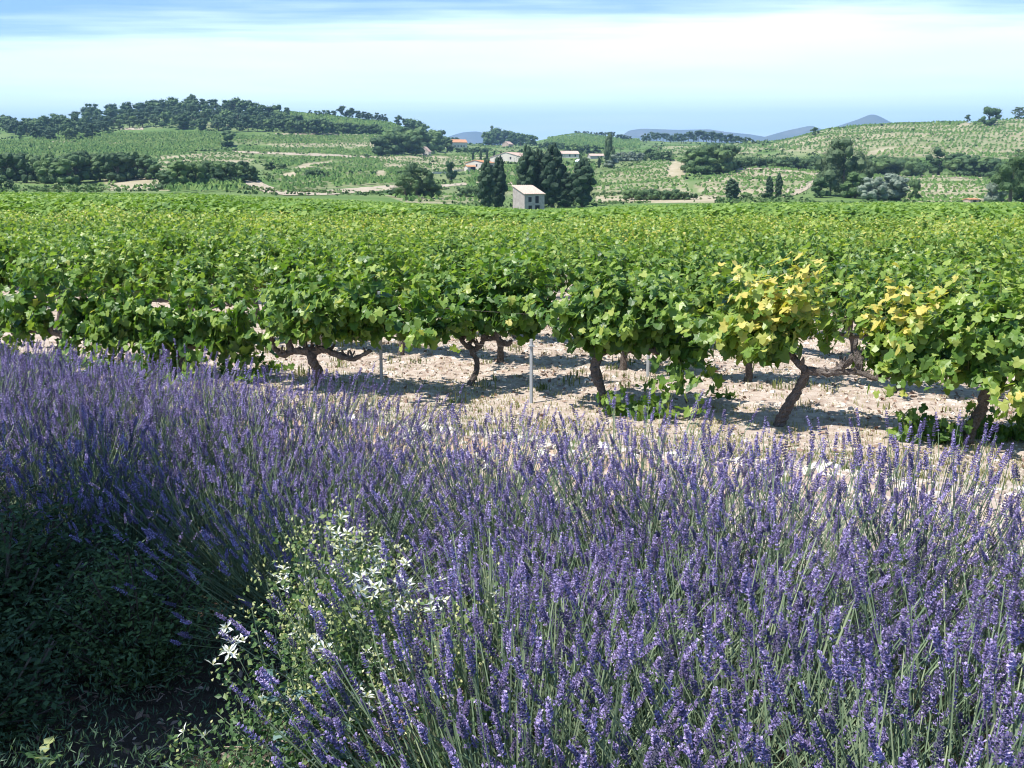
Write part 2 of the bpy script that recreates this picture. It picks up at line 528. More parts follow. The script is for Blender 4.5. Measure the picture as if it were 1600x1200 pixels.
def ground_material():
    m = bpy.data.materials.new('ground_soil')
    m.use_nodes = True
    N, L = m.node_tree.nodes, m.node_tree.links
    b = N['Principled BSDF']
    b.inputs['Roughness'].default_value = 0.95
    b.inputs['Specular IOR Level'].default_value = 0.15
    geo = N.new('ShaderNodeNewGeometry')

    def nz(scale, detail=6, rough=0.6):
        n = N.new('ShaderNodeTexNoise'); n.inputs['Scale'].default_value = scale
        n.inputs['Detail'].default_value = detail; n.inputs['Roughness'].default_value = rough
        L.new(geo.outputs['Position'], n.inputs['Vector'])
        return n.outputs[0]

    def ramp(src, stops):
        r = N.new('ShaderNodeValToRGB'); el = r.color_ramp.elements
        while len(el) > 1: el.remove(el[-1])
        el[0].position = stops[0][0]; el[0].color = (*stops[0][1], 1)
        for p, c in stops[1:]:
            e = el.new(p); e.color = (*c, 1)
        L.new(src, r.inputs[0])
        return r.outputs[0]

    def mix(f, a, c):
        n = N.new('ShaderNodeMix'); n.data_type = 'RGBA'
        L.new(f, n.inputs[0]) if not isinstance(f, float) else setattr(n.inputs[0], 'default_value', f)
        L.new(a, n.inputs[6]); L.new(c, n.inputs[7])
        return n.outputs[2]

    def attr(nm):
        a = N.new('ShaderNodeAttribute'); a.attribute_name = nm
        return a.outputs['Fac']
    soil = ramp(nz(5.0, 8, 0.7), [(0.28, (0.22, 0.15, 0.11)), (0.42, (0.40, 0.31, 0.25)), (0.56, (0.53, 0.445, 0.375)), (0.74, (0.66, 0.59, 0.52))])
    clay = ramp(nz(7.0, 8, 0.7), [(0.3, (0.38, 0.22, 0.13)), (0.55, (0.56, 0.38, 0.25)), (0.75, (0.70, 0.58, 0.45))])
    hills = ramp(nz(0.09, 8, 0.65), [(0.30, (0.24, 0.22, 0.12)), (0.48, (0.36, 0.31, 0.20)), (0.7, (0.47, 0.40, 0.29))])
    grass = ramp(nz(0.05, 10, 0.72), [(0.30, (0.060, 0.115, 0.028)), (0.5, (0.10, 0.175, 0.042)), (0.62, (0.13, 0.20, 0.055)), (0.80, (0.24, 0.23, 0.12))])
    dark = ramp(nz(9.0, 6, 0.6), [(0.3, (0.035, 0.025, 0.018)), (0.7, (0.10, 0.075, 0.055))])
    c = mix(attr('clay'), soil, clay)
    c = mix(attr('humus_shade'), c, dark)
    farm = mix(attr('soil'), grass, hills)
    c = mix(attr('far'), c, farm)
    L.new(c, b.inputs['Base Color'])
    bn = N.new('ShaderNodeBump'); bn.inputs['Strength'].default_value = 0.9; bn.inputs['Distance'].default_value = 0.03
    L.new(nz(22.0, 8, 0.7), bn.inputs['Height'])
    L.new(bn.outputs[0], b.inputs['Normal'])
    return m


M['ground'] = ground_material()

# ------------------------------------------------------------------ ground sheet
def poly_in(px, py, poly):
    inside = np.zeros(np.shape(px), bool)
    n = len(poly)
    for i in range(n):
        x0, y0 = poly[i]; x1, y1 = poly[(i + 1) % n]
        if y0 == y1:
            continue
        c = ((y0 > py) != (y1 > py)) & (px < (x1 - x0) * (py - y0) / (y1 - y0) + x0)
        inside ^= c
    return inside


# hillside plots as they lie on the slopes: outline, share of bare soil, share of vines kept
PLOTS = [
    ([(1185, 232), (1262, 207), (1340, 194), (1500, 187), (1620, 184), (1620, 250), (1500, 246), (1380, 248), (1290, 240)], 0.66, 0.85),
    ([(1085, 290), (1120, 272), (1185, 262), (1270, 263), (1288, 274), (1235, 308), (1100, 308)], 0.74, 0.72),
    ([(930, 300), (940, 274), (1000, 256), (1062, 248), (1076, 264), (1070, 285), (1085, 306)], 0.60, 0.75),
    ([(1340, 272), (1560, 276), (1575, 316), (1430, 318)], 0.75, 0.65),
    ([(0, 222), (180, 208), (340, 206), (350, 230), (250, 245), (0, 245)], 0.08, 0.85),
    ([(250, 244), (360, 236), (400, 246), (380, 262), (250, 262)], 0.75, 0.6),
    ([(345, 212), (590, 212), (590, 224), (350, 226)], 0.25, 0.7),
    ([(420, 224), (590, 222), (590, 231), (430, 230)], 0.75, 0.5),
    ([(370, 230), (590, 232), (590, 243), (380, 238)], 0.1, 0.7),
    ([(585, 244), (770, 242), (770, 268), (590, 262)], 0.75, 0.6),
    ([(400, 246), (590, 248), (600, 262), (430, 262)], 0.2, 0.8),
    ([(425, 268), (640, 262), (640, 286), (440, 300)], 0.35, 0.75),
    ([(855, 206), (1000, 206), (1000, 232), (855, 230)], 0.05, 0.95),
    ([(445, 172), (600, 186), (640, 205), (440, 205)], 0.06, 0.9),
    ([(160, 272), (262, 274), (262, 298), (170, 298)], 0.85, 0.35),
    ([(262, 284), (380, 280), (372, 300), (262, 303)], 0.08, 0.95),
    ([(930, 306), (1120, 306), (1120, 317), (930, 317)], 1.0, 0.0),
    ([(600, 305), (760, 306), (760, 318), (640, 318)], 0.7, 0.5),
    ([(1040, 228), (1200, 228), (1180, 240), (1000, 240)], 0.6, 0.4),
    ([(730, 262), (930, 258), (930, 300), (730, 300)], 0.35, 0.6),
]
# bare bright patches (outline)
BARE = [[(1042, 268), (1052, 252), (1072, 256), (1070, 276), (1050, 280)], [(228, 268), (245, 262), (262, 266), (258, 272), (232, 274)],
        [(462, 262), (478, 256), (520, 251), (520, 256), (482, 262)], [(180, 282), (215, 276), (240, 286), (225, 294), (180, 294)],
        [(1355, 238), (1385, 230), (1390, 234), (1360, 243)], [(1495, 198), (1515, 190), (1520, 194), (1500, 200)],
        [(440, 272), (460, 268), (462, 278), (442, 280)], [(588, 268), (602, 266), (602, 276), (588, 280)]]


def ground_sheet():
    fine = np.arange(-38, 38.001, 0.2)
    rest = np.concatenate([np.arange(38.6, 60, 2.0), np.arange(60, 300, 8.0), np.arange(300, 321.5, 2.0)])
    az = np.radians(np.concatenate([fine, rest]))
    r = [0.4]
    while r[-1] < 9400:
        k = 1.03 if r[-1] < 5 else 1.022 if r[-1] < 16 else 1.035 if r[-1] < 180 else 1.011 if r[-1] < 1100 else 1.05 if r[-1] < 2000 else 1.25
        r.append(r[-1] * k)
    r = np.array(r)
    A, R = np.meshgrid(az, r)
    X, Y = R * np.sin(A), R * np.cos(A)
    Z = height(X, Y)
    # behind and far beside the camera the land just stays level with the vineyard
    Z = np.where(Y < 2, near_h(X, np.minimum(Y, 2)), Z)
    n, k = X.shape
    V = np.stack([X, Y, Z], -1).reshape(-1, 3)
    idx = np.arange(n * k).reshape(n, k)
    a, b = idx[:-1], idx[1:]
    Fq = np.stack([a, b, np.roll(b, -1, 1), np.roll(a, -1, 1)], -1).reshape(-1, 4)
    centre = len(V)
    V = np.concatenate([V, [[0, 0, near_h(0.0, 0.0)]]])
    T3 = np.stack([np.full(k, centre), idx[0], np.roll(idx[0], -1)], -1)
    me = make_mesh('ground', [(V, Fq, np.zeros(len(V)), 0)], [M['ground']], True)
    x, y, z = V.T
    u = 0.4 * x + 0.917 * y
    px, py = project(x, y, z)
    far = np.clip((y - 182) / 12, 0, 1)
    soil = 0.05 + 0.25 * fbm(x / 60, y / 60, 21)
    soilf = np.clip(soil, 0, 0.5)
    for poly, s, _ in PLOTS:
        soilf = np.where(poly_in(px, py, poly), s, soilf)
    for poly in BARE:
        soilf = np.where(poly_in(px, py, poly), 1.3, soilf)
    clay = np.clip(1 - np.abs(u - 6.7) / 1.2, 0, 1) * np.clip((3.2 - x) / 4, 0.15, 1)
    humus_shade = np.clip((4.6 - u) / 1.0, 0, 1) * 0.92  # dark soil under the lavender, its tone also painting in the hollow's shade
    soilf = soilf * np.clip(1 + 0.35 * fbm(x / 22, y / 22, 44), 0.3, 1.3)
    for nm, v in (('far', far), ('soil', soilf), ('clay', clay), ('humus_shade', humus_shade)):
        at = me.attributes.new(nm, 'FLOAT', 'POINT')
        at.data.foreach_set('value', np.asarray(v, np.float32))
    obj('ground', me, kind='structure')


ground_sheet()


def drape(name, strip, mat, lift=0.12, rows=3):
    """a sheet lying on the slope: strip = [(x, y_far_edge, y_near_edge)] in photo pixels"""
    s = np.array(strip, float)
    xs = np.arange(s[0, 0], s[-1, 0] + 0.1, 3.0)
    top = np.interp(xs, s[:, 0], s[:, 1]); bot = np.interp(xs, s[:, 0], s[:, 2])
    V = []
    for x, a, b in zip(xs, top, bot):
        j = random.uniform(-0.35, 0.35)
        for q in range(rows + 1):
            X, Y, Z = on_ground(x, b + (a - b) * q / rows + j)
            V.append((X, Y, Z + lift))
    V = np.array(V)
    idx = np.arange(len(V)).reshape(len(xs), rows + 1)
    Fq = np.stack([idx[:-1, :-1], idx[1:, :-1], idx[1:, 1:], idx[:-1, 1:]], -1).reshape(-1, 4)
    return obj(name, make_mesh(name, [(V, Fq, np.full(len(V), 0.62), 0)], [mat]), kind='structure')


drape('dirt_track', [(362, 236, 239), (420, 237.5, 241), (480, 239, 243.5), (540, 242.5, 246.5), (592, 245, 249)], M['track'])
drape('dirt_track', [(384, 282, 288), (400, 281, 296), (420, 291, 303), (450, 299, 306), (520, 297, 305), (620, 289, 297), (680, 283, 288)], M['track'])
drape('dirt_track', [(1228, 298, 308), (1245, 291, 305), (1262, 280, 296), (1275, 272, 286), (1288, 270, 278)], M['track'])
drape('dirt_track', [(680, 290, 294), (720, 286, 290), (760, 284, 288), (800, 285, 289)], M['track'])
drape('dirt_track', [(1140, 264, 267), (1200, 261, 264), (1262, 261, 266), (1280, 266, 270)], M['track'])
drape('dirt_track', [(1370, 273, 276), (1450, 274, 277), (1550, 277, 280)], M['track'])
drape('dirt_track', [(430, 209, 210.5), (520, 209, 210.5), (590, 212, 213.5)], M['track'])
drape('dirt_track', [(80, 220, 222), (110, 220, 223), (150, 227, 229), (190, 222, 224)], M['track'])
drape('dirt_track', [(188, 200, 203), (225, 200, 203)], M['track'])

# ------------------------------------------------------------------ distant mountains
def mountain(name, D, prof, seed, depth=1500, foot=None):
    p = np.array(prof, float)
    xs = np.arange(p[0, 0], p[-1, 0] + 1, 4.0)
    ys = np.interp(xs, p[:, 0], p[:, 1])
    ys[1:-1] = (ys[:-2] + ys[1:-1] * 2 + ys[2:]) / 4
    V = []
    K = 14
    for x, y in zip(xs, ys):
        top = y_to_z(y, D)
        X = (x - 800) * D * CP / F
        for k in range(-K, K + 1):
            s = k / K
            Yd = D + s * depth
            prof_h = (1 - abs(s)) ** 1.15
            z = -60 + (top + 60) * prof_h
            if k != 0:
                z += 26 * float(fbm(X / 420, Yd / 260, seed)) * (abs(s) ** 0.5) * prof_h
            V.append((X, Yd, z))
    V = np.array(V)
    idx = np.arange(len(V)).reshape(len(xs), 2 * K + 1)
    Fq = np.stack([idx[:-1, :-1], idx[1:, :-1], idx[1:, 1:], idx[:-1, 1:]], -1).reshape(-1, 4)
    obj(name, make_mesh(name, [(V, Fq, np.full(len(V), 0.5), 0)], [M['mountain']], True), kind='structure')


mountain('peaked_mountain', 6200, [(1120, 235), (1190, 214), (1225, 204), (1262, 196), (1285, 204), (1300, 198), (1330, 188), (1354, 178), (1366, 181), (1385, 191), (1430, 205), (1520, 235)], 3)
mountain('flat_mountain', 7000, [(940, 240), (968, 214), (980, 204), (1000, 201), (1060, 203), (1105, 202), (1130, 206), (1170, 210), (1240, 222), (1300, 240)], 9)
mountain('low_mountain', 7400, [(660, 240), (700, 214), (722, 207), (745, 205), (770, 211), (800, 222), (840, 240)], 14)

# ------------------------------------------------------------------ trees
DIAM = np.array([[0, -0.5, 0], [0.32, 0, 0.08], [0, 0.5, 0], [-0.32, 0, 0.08]], float)
DIAM_F = np.array([[0, 1, 2], [0, 2, 3]])


def ico(sub=1):
    import bmesh
    bm = bmesh.new(); bmesh.ops.create_icosphere(bm, subdivisions=sub, radius=1.0)
    V = np.array([v.co[:] for v in bm.verts]); Fc = np.array([[v.index for v in f.verts] for f in bm.faces])
    bm.free()
    return V, Fc


ICO1, ICO2 = ico(1), ico(2)


def crown_chunks(kind, nq, seed, leaf=None):
    rng = np.random.default_rng(seed)
    ch = []
    blobs = []
    if kind in ('oak', 'olive', 'ash'):
        for i in range(22 if kind != 'ash' else 36):
            a = rng.uniform(0, 2 * math.pi); z = rng.uniform(0.12, 0.82)
            w = 0.40 * math.sqrt(max(0.05, 1 - ((z - 0.42) / 0.50) ** 2))
            r = w * rng.uniform(0.2, 0.95)
            blobs.append((r * math.cos(a), r * math.sin(a), z, rng.uniform(0.13, 0.22), rng.uniform(0.11, 0.18)))
    elif kind == 'pine':
        for i in range(18):
            a = rng.uniform(0, 2 * math.pi); z = rng.uniform(0.25, 0.88)
            r = rng.uniform(0.05, 0.36) * (1.15 - 0.6 * abs(z - 0.6))
            blobs.append((r * math.cos(a), r * math.sin(a), z, rng.uniform(0.13, 0.21), rng.uniform(0.09, 0.15)))
    elif kind == 'cypress':
        for i in range(34):
            z = 0.10 + 0.82 * i / 33
            w = 0.52 * math.sin(min(1.0, (z + 0.06) / 1.02) * math.pi) ** 0.55
            a = i * 2.4 + rng.uniform(-.4, .4); r = w * rng.uniform(0.35, 0.7)
            blobs.append((r * math.cos(a), r * math.sin(a), z, w * rng.uniform(0.42, 0.62) + .03, 0.115))
    elif kind == 'poplar':
        for i in range(44):
            z = rng.uniform(0.10, 0.93)
            w = 0.46 * math.sin(min(1, (z + 0.08) / 1.06) * math.pi) ** 0.6
            a = rng.uniform(0, 2 * math.pi); r = w * rng.uniform(0.2, 0.95)
            blobs.append((r * math.cos(a), r * math.sin(a), z, rng.uniform(0.09, 0.17), rng.uniform(0.05, 0.10)))
    elif kind == 'shrub':
        for i in range(12):
            a = rng.uniform(0, 2 * math.pi); r = rng.uniform(0.05, 0.36)
            blobs.append((r * math.cos(a), r * math.sin(a), rng.uniform(0.12, 0.62), rng.uniform(0.16, 0.24), rng.uniform(0.16, 0.25)))
    B = np.array(blobs)
    iv, if_ = ICO2 if nq > 600 else ICO1
    core = {'poplar': 0.7, 'cypress': 0.64}.get(kind, 0.60 if nq > 3000 else 0.75)
    for b in B:
        v = iv * (1 + 0.22 * (rng.random((len(iv), 1)) - 0.5) * 2) * np.array([b[3], b[3], b[4]]) * core + b[:3]
        ch.append((v, if_, np.full(len(v), 0.35 + 0.2 * rng.random()), 0))
    wt = B[:, 3] ** 2; wt = wt / wt.sum()
    bi = rng.choice(len(B), nq, p=wt)
    d = norm(rng.normal(size=(nq, 3)))
    P = B[bi, :3] + d * B[bi, 3:4] * np.array([1, 1, 1]) * (rng.uniform(0.70, 1.32, (nq, 1)) if nq > 3000 else rng.uniform(.8, 1.18, (nq, 1)))
    P[:, 2] = B[bi, 2] + d[:, 2] * B[bi, 4] * rng.uniform(0.8, 1.25, nq)
    R = frames(norm(d + rng.normal(size=(nq, 3)) * 0.55), rng.normal(size=(nq, 3)))
    s = rng.uniform(0.6, 1.5, nq) * (leaf or ((1.15 if nq < 3000 else 1.5) / math.sqrt(nq)))
    t = np.clip(0.5 + 0.25 * rng.normal(size=nq) + 0.1 * (rng.random(len(B))[bi] - 0.5), 0, 1)
    v, f, tt = inst(DIAM, DIAM_F, P, R, s, t)
    ch.append((v, f, tt, 0))
    return ch


def trunk_chunks(kind, seed, mi):
    rng = np.random.default_rng(seed + 99)
    top = {'pine': 0.75, 'oak': 0.5, 'olive': 0.45, 'cypress': 0.3, 'ash': 0.6, 'poplar': 0.8, 'shrub': 0.35}[kind]
    r0 = {'pine': 0.03, 'oak': 0.045, 'olive': 0.05, 'cypress': 0.07, 'ash': 0.03, 'poplar': 0.028, 'shrub': 0.03}[kind]
    ch = tube_chunks([(0, 0, -0.04), (rng.uniform(-.02, .02), 0, top * .5), (rng.uniform(-.04, .04), rng.uniform(-.03, .03), top)], [r0, r0 * .8, r0 * .4], mi=mi, sides=6, step=0.12)
    for i in range(3 if kind != 'cypress' else 0):
        a = rng.uniform(0, 2 * math.pi); z = top * rng.uniform(0.45, 0.8)
        ch += tube_chunks([(0, 0, z), (0.15 * math.cos(a), 0.15 * math.sin(a), z + 0.16)], [r0 * .5, r0 * .2], mi=mi, sides=5, step=0.1)
    return ch


TREE_CACHE = {}


def tree_meshes(kind, lod, var):
    key = (kind, lod, var)
    if key not in TREE_CACHE:
        nq = {0: 420, 1: 1900, 2: 8000}[lod]
        if kind == 'poplar': nq = int(nq * 1.4)
        seed = hash((len(kind) * 31 + ord(kind[0]), lod, var)) % 10000
        mk = M[{'shrub': 'oak', 'ash': 'poplar'}.get(kind, kind)]
        if lod == 0:
            TREE_CACHE[key] = (make_mesh(kind + '_crown', crown_chunks(kind, nq, seed), [mk]), make_mesh(kind + '_trunk', trunk_chunks(kind, seed, 0), [M['tree_bark']]))
        else:
            TREE_CACHE[key] = (make_mesh(kind + '_crown', crown_chunks(kind, nq, seed), [mk]), make_mesh(kind + '_trunk', trunk_chunks(kind, seed, 0), [M['tree_bark']]))
    return TREE_CACHE[key]


NAMES = {'oak': 'oak_tree', 'pine': 'pine_tree', 'cypress': 'cypress_tree', 'olive': 'olive_tree', 'poplar': 'poplar_tree', 'ash': 'ash_tree', 'shrub': 'shrub'}


def tree(px, base, top, wpx, kind, label, group=None, lod=None, name=None):
    X, Y, Z = on_ground(px, base)
    H = (base - top) / F * Y * 1.02
    W = wpx / F * Y
    if lod is None:
        lod = 1 if (base - top) > 26 else 0
    me, tr = tree_meshes(kind, lod, random.randrange(4 if lod < 2 else 3))
    rz = random.uniform(0, 6.283)
    nm = name or NAMES[kind]
    sc = (W * 1.12, W * 1.12, H * 1.04)
    if lod == 0:
        o = obj(nm, tr, loc=(X, Y, Z - 0.1)); o.rotation_euler = (0, 0, rz); o.scale = sc
        obj('crown', me, o)
    else:
        o = empty(nm, (X, Y, Z - 0.1), rz, sc)
        obj('crown', me, o); obj('trunk', tr, o)
    tag(o, label, 'shrub' if kind == 'shrub' else 'tree', group)
    return o


def belt(ctrl, n, kind, label, group, wr=(0.8, 1.3), jit=0.14, depth=0.0, kinds=None):
    c = np.array(ctrl, float)
    for i in range(n):
        x = c[0, 0] + (c[-1, 0] - c[0, 0]) * (i + random.uniform(0.1, 0.9)) / n
        b = np.interp(x, c[:, 0], c[:, 1]); t = np.interp(x, c[:, 0], c[:, 2])
        h = (b - t) * random.uniform(1 - jit * 1.6, 1 + jit * 0.4)
        b2 = b - depth * random.random() * (b - t)
        k = random.choice(kinds) if kinds else kind
        tree(x, b2, b2 - h, h * random.uniform(*wr), k, label, group)


G1 = 'pines of the dense wood on the left hill'
# dense wood: rows of trees from its lower edge up to the crest
lowx = [0, 32, 60, 100, 135, 150, 175, 190, 250, 300, 342, 380, 435, 470]
lowy = [201, 214, 219, 220, 219, 211, 206, 200, 198, 203, 205, 205, 206, 206]
crx = [0, 45, 100, 150, 210, 300, 380, 430, 470]
crt = [181, 186, 178, 164, 155, 150, 157, 172, 185]
for k, fr in enumerate((0.0, 0.2, 0.4, 0.6, 0.8, 1.0)):
    n = 30
    for i in range(n):
        x = 470 * (i + random.random()) / n
        lo = np.interp(x, lowx, lowy); tp = np.interp(x, crx, crt)
        hi = tp + 17
        if hi > lo: hi = lo - 1
        b = lo + (hi - lo) * min(1.0, fr + random.uniform(-0.08, 0.08)) if fr > 0 else lo
        h = random.uniform(15, 23)
        if b - h < tp - 3: h = b - tp + random.uniform(-2, 3)
        if h < 7: continue
        where = ['at the lower edge', 'low', 'in the middle', 'in the middle', 'high', 'on the skyline'][k]
        part_ = ['far left end', 'left end', 'left half', 'centre', 'right half', 'right end'][min(5, int(x / 78))]
        tree(x, b, b - h, h * random.uniform(0.85, 1.3), random.choice(['pine', 'oak']), f'dark tree {where} of the left hill wood, at its {part_}'.replace('low of', 'low inside').replace('high of', 'high inside'), G1)
tree(302, 173, 147, 17, 'pine', 'tallest dark pine rising from the wooded crest of the left hill', lod=1)
tree(370, 176, 153, 9, 'pine', 'slim lone pine sticking up at the right end of the wooded crest')
tree(391, 177, 157, 13, 'oak', 'round small tree on the crest just right of the dense wood')
tree(404, 180, 163, 7, 'pine', 'narrow tree on the crest beside the round small tree')
tree(432, 190, 164, 22, 'oak', 'dark broad oak at the upper left corner of the green hilltop plot', lod=1)
tree(449, 184, 168, 12, 'oak', 'small bare looking tree beside the dark oak on the hilltop')
tree(355, 229, 204, 26, 'oak', 'isolated bushy oak standing between the terraces below the wood', lod=1)
belt([(450, 208, 186), (500, 209, 184), (530, 208, 192), (600, 211, 194)], 20, 'oak', 'bushy green tree in the belt under the hilltop plot', 'tree belt under the hilltop plot')
belt([(483, 177, 170), (505, 178, 168), (525, 180, 170)], 6, 'oak', 'small tree on the skyline of the left hill above the green plot', 'small skyline trees above the green plot')
belt([(532, 182, 164), (560, 184, 168), (590, 188, 174), (606, 190, 181)], 13, 'pine', 'dark pine in the skyline clump right of the hilltop plot', 'skyline clump of pines on the left hill', wr=(0.7, 1.1))
belt([(622, 197, 180), (640, 204, 183), (666, 206, 187)], 7, 'oak', 'dark round oak at the right end of the left hill crest', 'oaks at the right end of the left crest', wr=(0.9, 1.2))
belt([(588, 243, 214), (610, 244, 206), (640, 244, 205), (670, 242, 206), (700, 240, 214)], 15, 'oak', 'large dark oak in the thicket left of the orange roofed house', 'dark thicket left of the orange roofed house', wr=(0.9, 1.3), depth=0.3)
belt([(672, 212, 203), (722, 216, 207)], 8, 'oak', 'small tree on the slope above the orange roofed house', 'small trees above the orange roofed house')
belt([(716, 238, 229), (762, 238, 229)], 9, 'shrub', 'low green bush in the hedge beneath the orange roofed house', 'hedge beneath the orange roofed house', wr=(1.0, 1.6))
belt([(0, 288, 240), (60, 286, 238), (120, 290, 241), (180, 286, 241), (242, 280, 245)], 24, 'oak', 'broad green oak in the tree belt at the vineyard left edge', 'tree belt beyond the left of the vineyard', wr=(0.75, 1.1), depth=0.25)
belt([(0, 298, 274), (20, 298, 276)], 2, 'oak', 'dark bush at the far left edge of the vineyard', 'dark bushes at the far left edge')
belt([(248, 298, 270), (275, 298, 256), (320, 292, 254), (360, 288, 254), (405, 285, 260)], 15, 'oak', 'dense oak in the thicket beside the pale earth bank', 'thicket beside the pale earth bank', wr=(0.7, 1.1), depth=0.15)
belt([(415, 266, 252), (448, 268, 253)], 4, 'oak', 'small oak on the terrace above the pale earth bank', 'small oaks on the terrace above the bank', wr=(1.0, 1.4))
belt([(478, 276, 260), (512, 276, 264)], 4, 'shrub', 'dark bush on the terraces left of centre', 'dark bushes on the middle terraces')
tree(549, 275, 263, 9, 'shrub', 'single dark bush on the terrace above the long dirt track')
tree(572, 247, 238, 16, 'shrub', 'low dark bush at the right end of the upper dirt track')
tree(652, 309, 253, 50, 'oak', 'tall rounded green tree left of the hut at the vineyard end', lod=2)
tree(634, 309, 270, 42, 'oak', 'broad green bush joined to the tall rounded tree', lod=2)
tree(672, 310, 278, 34, 'oak', 'paler bush on the right side of the tall rounded tree', lod=1)
tree(618, 308, 290, 30, 'shrub', 'low bush at the left foot of the tall rounded tree')
tree(704, 281, 251, 20, 'oak', 'dark narrow oak beside the white garden wall', lod=1)
tree(625, 273, 262, 22, 'shrub', 'low dark bush above the tall rounded green tree')
belt([(722, 308, 286), (746, 308, 284)], 4, 'shrub', 'grey green bush just left of the hut cypresses', 'bushes left of the hut cypresses', wr=(0.9, 1.3))
belt([(755, 228, 207), (775, 228, 202), (800, 228, 207), (836, 228, 213)], 16, 'oak', 'grey green tree in the clump behind the big white farmhouse', 'clump behind the big white farmhouse', depth=0.2)
tree(769, 224, 196, 9, 'poplar', 'thin tall tree rising from the clump behind the farmhouse')
tree(781, 226, 203, 7, 'poplar', 'thin shorter tree right of the tall one behind the farmhouse')
belt([(840, 232, 222), (885, 234, 221)], 8, 'oak', 'grey bush on the slope below the smooth green hill', 'bushes below the smooth green hill')
belt([(896, 208, 203), (930, 208, 202), (960, 211, 202)], 15, 'pine', 'tiny dark pine along the top of the smooth green hill', 'pines on top of the smooth green hill', wr=(0.8, 1.3))
belt([(964, 218, 210), (988, 219, 212)], 5, 'pine', 'tiny dark pine at the right foot of the smooth green hill', 'pines at the right foot of the green hill')
belt([(880, 240, 224), (912, 240, 224), (940, 240, 229)], 6, 'oak', 'round green tree behind the pink roofed sheds', 'round trees behind the pink roofed sheds', wr=(0.9, 1.3))
tree(951, 262, 209, 17, 'ash', 'tall loose tree with a bare stem beside the small pink roof', lod=1)
tree(953, 262, 240, 26, 'olive', 'grey leafless looking tree at the foot of the tall loose tree', lod=1)
belt([(966, 252, 235), (1004, 252, 237)], 6, 'olive', 'silvery grey olive tree in the middle distance', 'silvery olives in the middle distance', wr=(1.0, 1.4))
belt([(1005, 250, 231), (1046, 252, 236)], 6, 'oak', 'green oak right of the silvery olives', 'oaks right of the silvery olives', wr=(0.9, 1.3))
belt([(1002, 224, 211), (1040, 224, 210), (1100, 224, 207), (1150, 225, 212), (1178, 226, 219)], 30, 'pine', 'dark pine in the long low wood before the flat mountain', 'long low wood before the flat mountain', wr=(0.8, 1.2), depth=0.3)
belt([(1078, 272, 234), (1100, 274, 229), (1140, 272, 232)], 12, 'oak', 'big dark oak at the left end of the long dark thicket', 'oaks at the left end of the dark thicket', wr=(0.8, 1.2), depth=0.2)
belt([(1140, 264, 244), (1200, 262, 243), (1292, 268, 242)], 22, 'shrub', 'dense dark bush in the long thicket below the right hillside', 'bushes of the dark thicket below the right hillside', wr=(1.1, 1.6), depth=0.2)
belt([(1355, 274, 243), (1400, 275, 244), (1440, 276, 243)], 12, 'shrub', 'bright green bush of the thicket right of the tallest grey green tree', 'thicket right of the tallest grey green tree', wr=(0.9, 1.4), depth=0.2)
tree(1466, 273, 229, 42, 'oak', 'big dark round oak standing out of the right thicket', lod=2)
belt([(1488, 276, 246), (1560, 279, 248)], 10, 'oak', 'dark oak of the thicket between the round oak and the picture edge', 'right end of the dark thicket', wr=(0.9, 1.3), depth=0.2)
tree(1316, 307, 212, 66, 'ash', 'tallest loose grey green tree at the field edge on the right', lod=2)
tree(1297, 306, 232, 50, 'ash', 'second loose grey green tree left of the tallest one', lod=2)
tree(1342, 306, 236, 40, 'ash', 'third loose grey green tree right of the tallest one', lod=2)
tree(1282, 309, 276, 34, 'oak', 'dark bush at the left foot of the tallest grey green tree', lod=1)
tree(1336, 310, 268, 44, 'oak', 'dark green bush at the right foot of the tallest grey green tree', lod=1)
belt([(1350, 313, 278), (1376, 313, 270), (1408, 313, 276)], 5, 'olive', 'silvery grey olive at the field edge right of the tallest grey green tree', 'silvery olives right of the tallest grey green tree', wr=(0.9, 1.2))
tree(1428, 314, 277, 20, 'oak', 'narrow brownish green tree at the end of the silvery olives', lod=1)
tree(1578, 319, 236, 62, 'oak', 'large dark tree cut by the right edge of the picture', lod=2)
tree(1600, 318, 232, 66, 'oak', 'outermost large dark tree on the right', lod=2)
tree(1552, 317, 272, 34, 'olive', 'grey green bush left of the large dark trees', lod=1)
tree(1545, 196, 166, 30, 'oak', 'round dark oak alone on the right skyline', lod=1)
tree(1511, 192, 180, 11, 'pine', 'tiny dark tree on the skyline left of the lone round oak')
tree(1530, 192, 184, 12, 'shrub', 'tiny low bush beside the lone round oak on the skyline')
tree(1592, 186, 168, 22, 'poplar', 'thin sparse tree on the skyline at the right edge')
tree(1273, 212, 199, 14, 'oak', 'small dark tree where the right skyline meets the peaked mountain')
belt([(1285, 204, 199), (1340, 199, 195), (1420, 194, 190), (1490, 192, 187)], 14, 'shrub', 'tiny bush on the skyline of the right hill', 'tiny bushes on the right skyline', wr=(1.2, 2.0))
tree(1143, 312, 281, 22, 'cypress', 'stout dark cypress at the far field edge right of the hut', lod=1)
tree(1201, 312, 277, 12, 'cypress', 'left one of the two slim cypresses at the far field edge', lod=1)
tree(1216, 312, 273, 11, 'cypress', 'right and taller one of the two slim cypresses', lod=1)
belt([(985, 312, 290), (1040, 312, 292), (1085, 312, 296)], 12, 'shrub', 'grey green shrub along the far field edge right of the hut', 'shrubs along the far field edge', wr=(1.1, 1.7))
belt([(1155, 312, 300), (1185, 312, 298), (1240, 312, 300)], 6, 'shrub', 'low shrub near the two slim cypresses', 'low shrubs near the slim cypresses', wr=(1.2, 1.8))
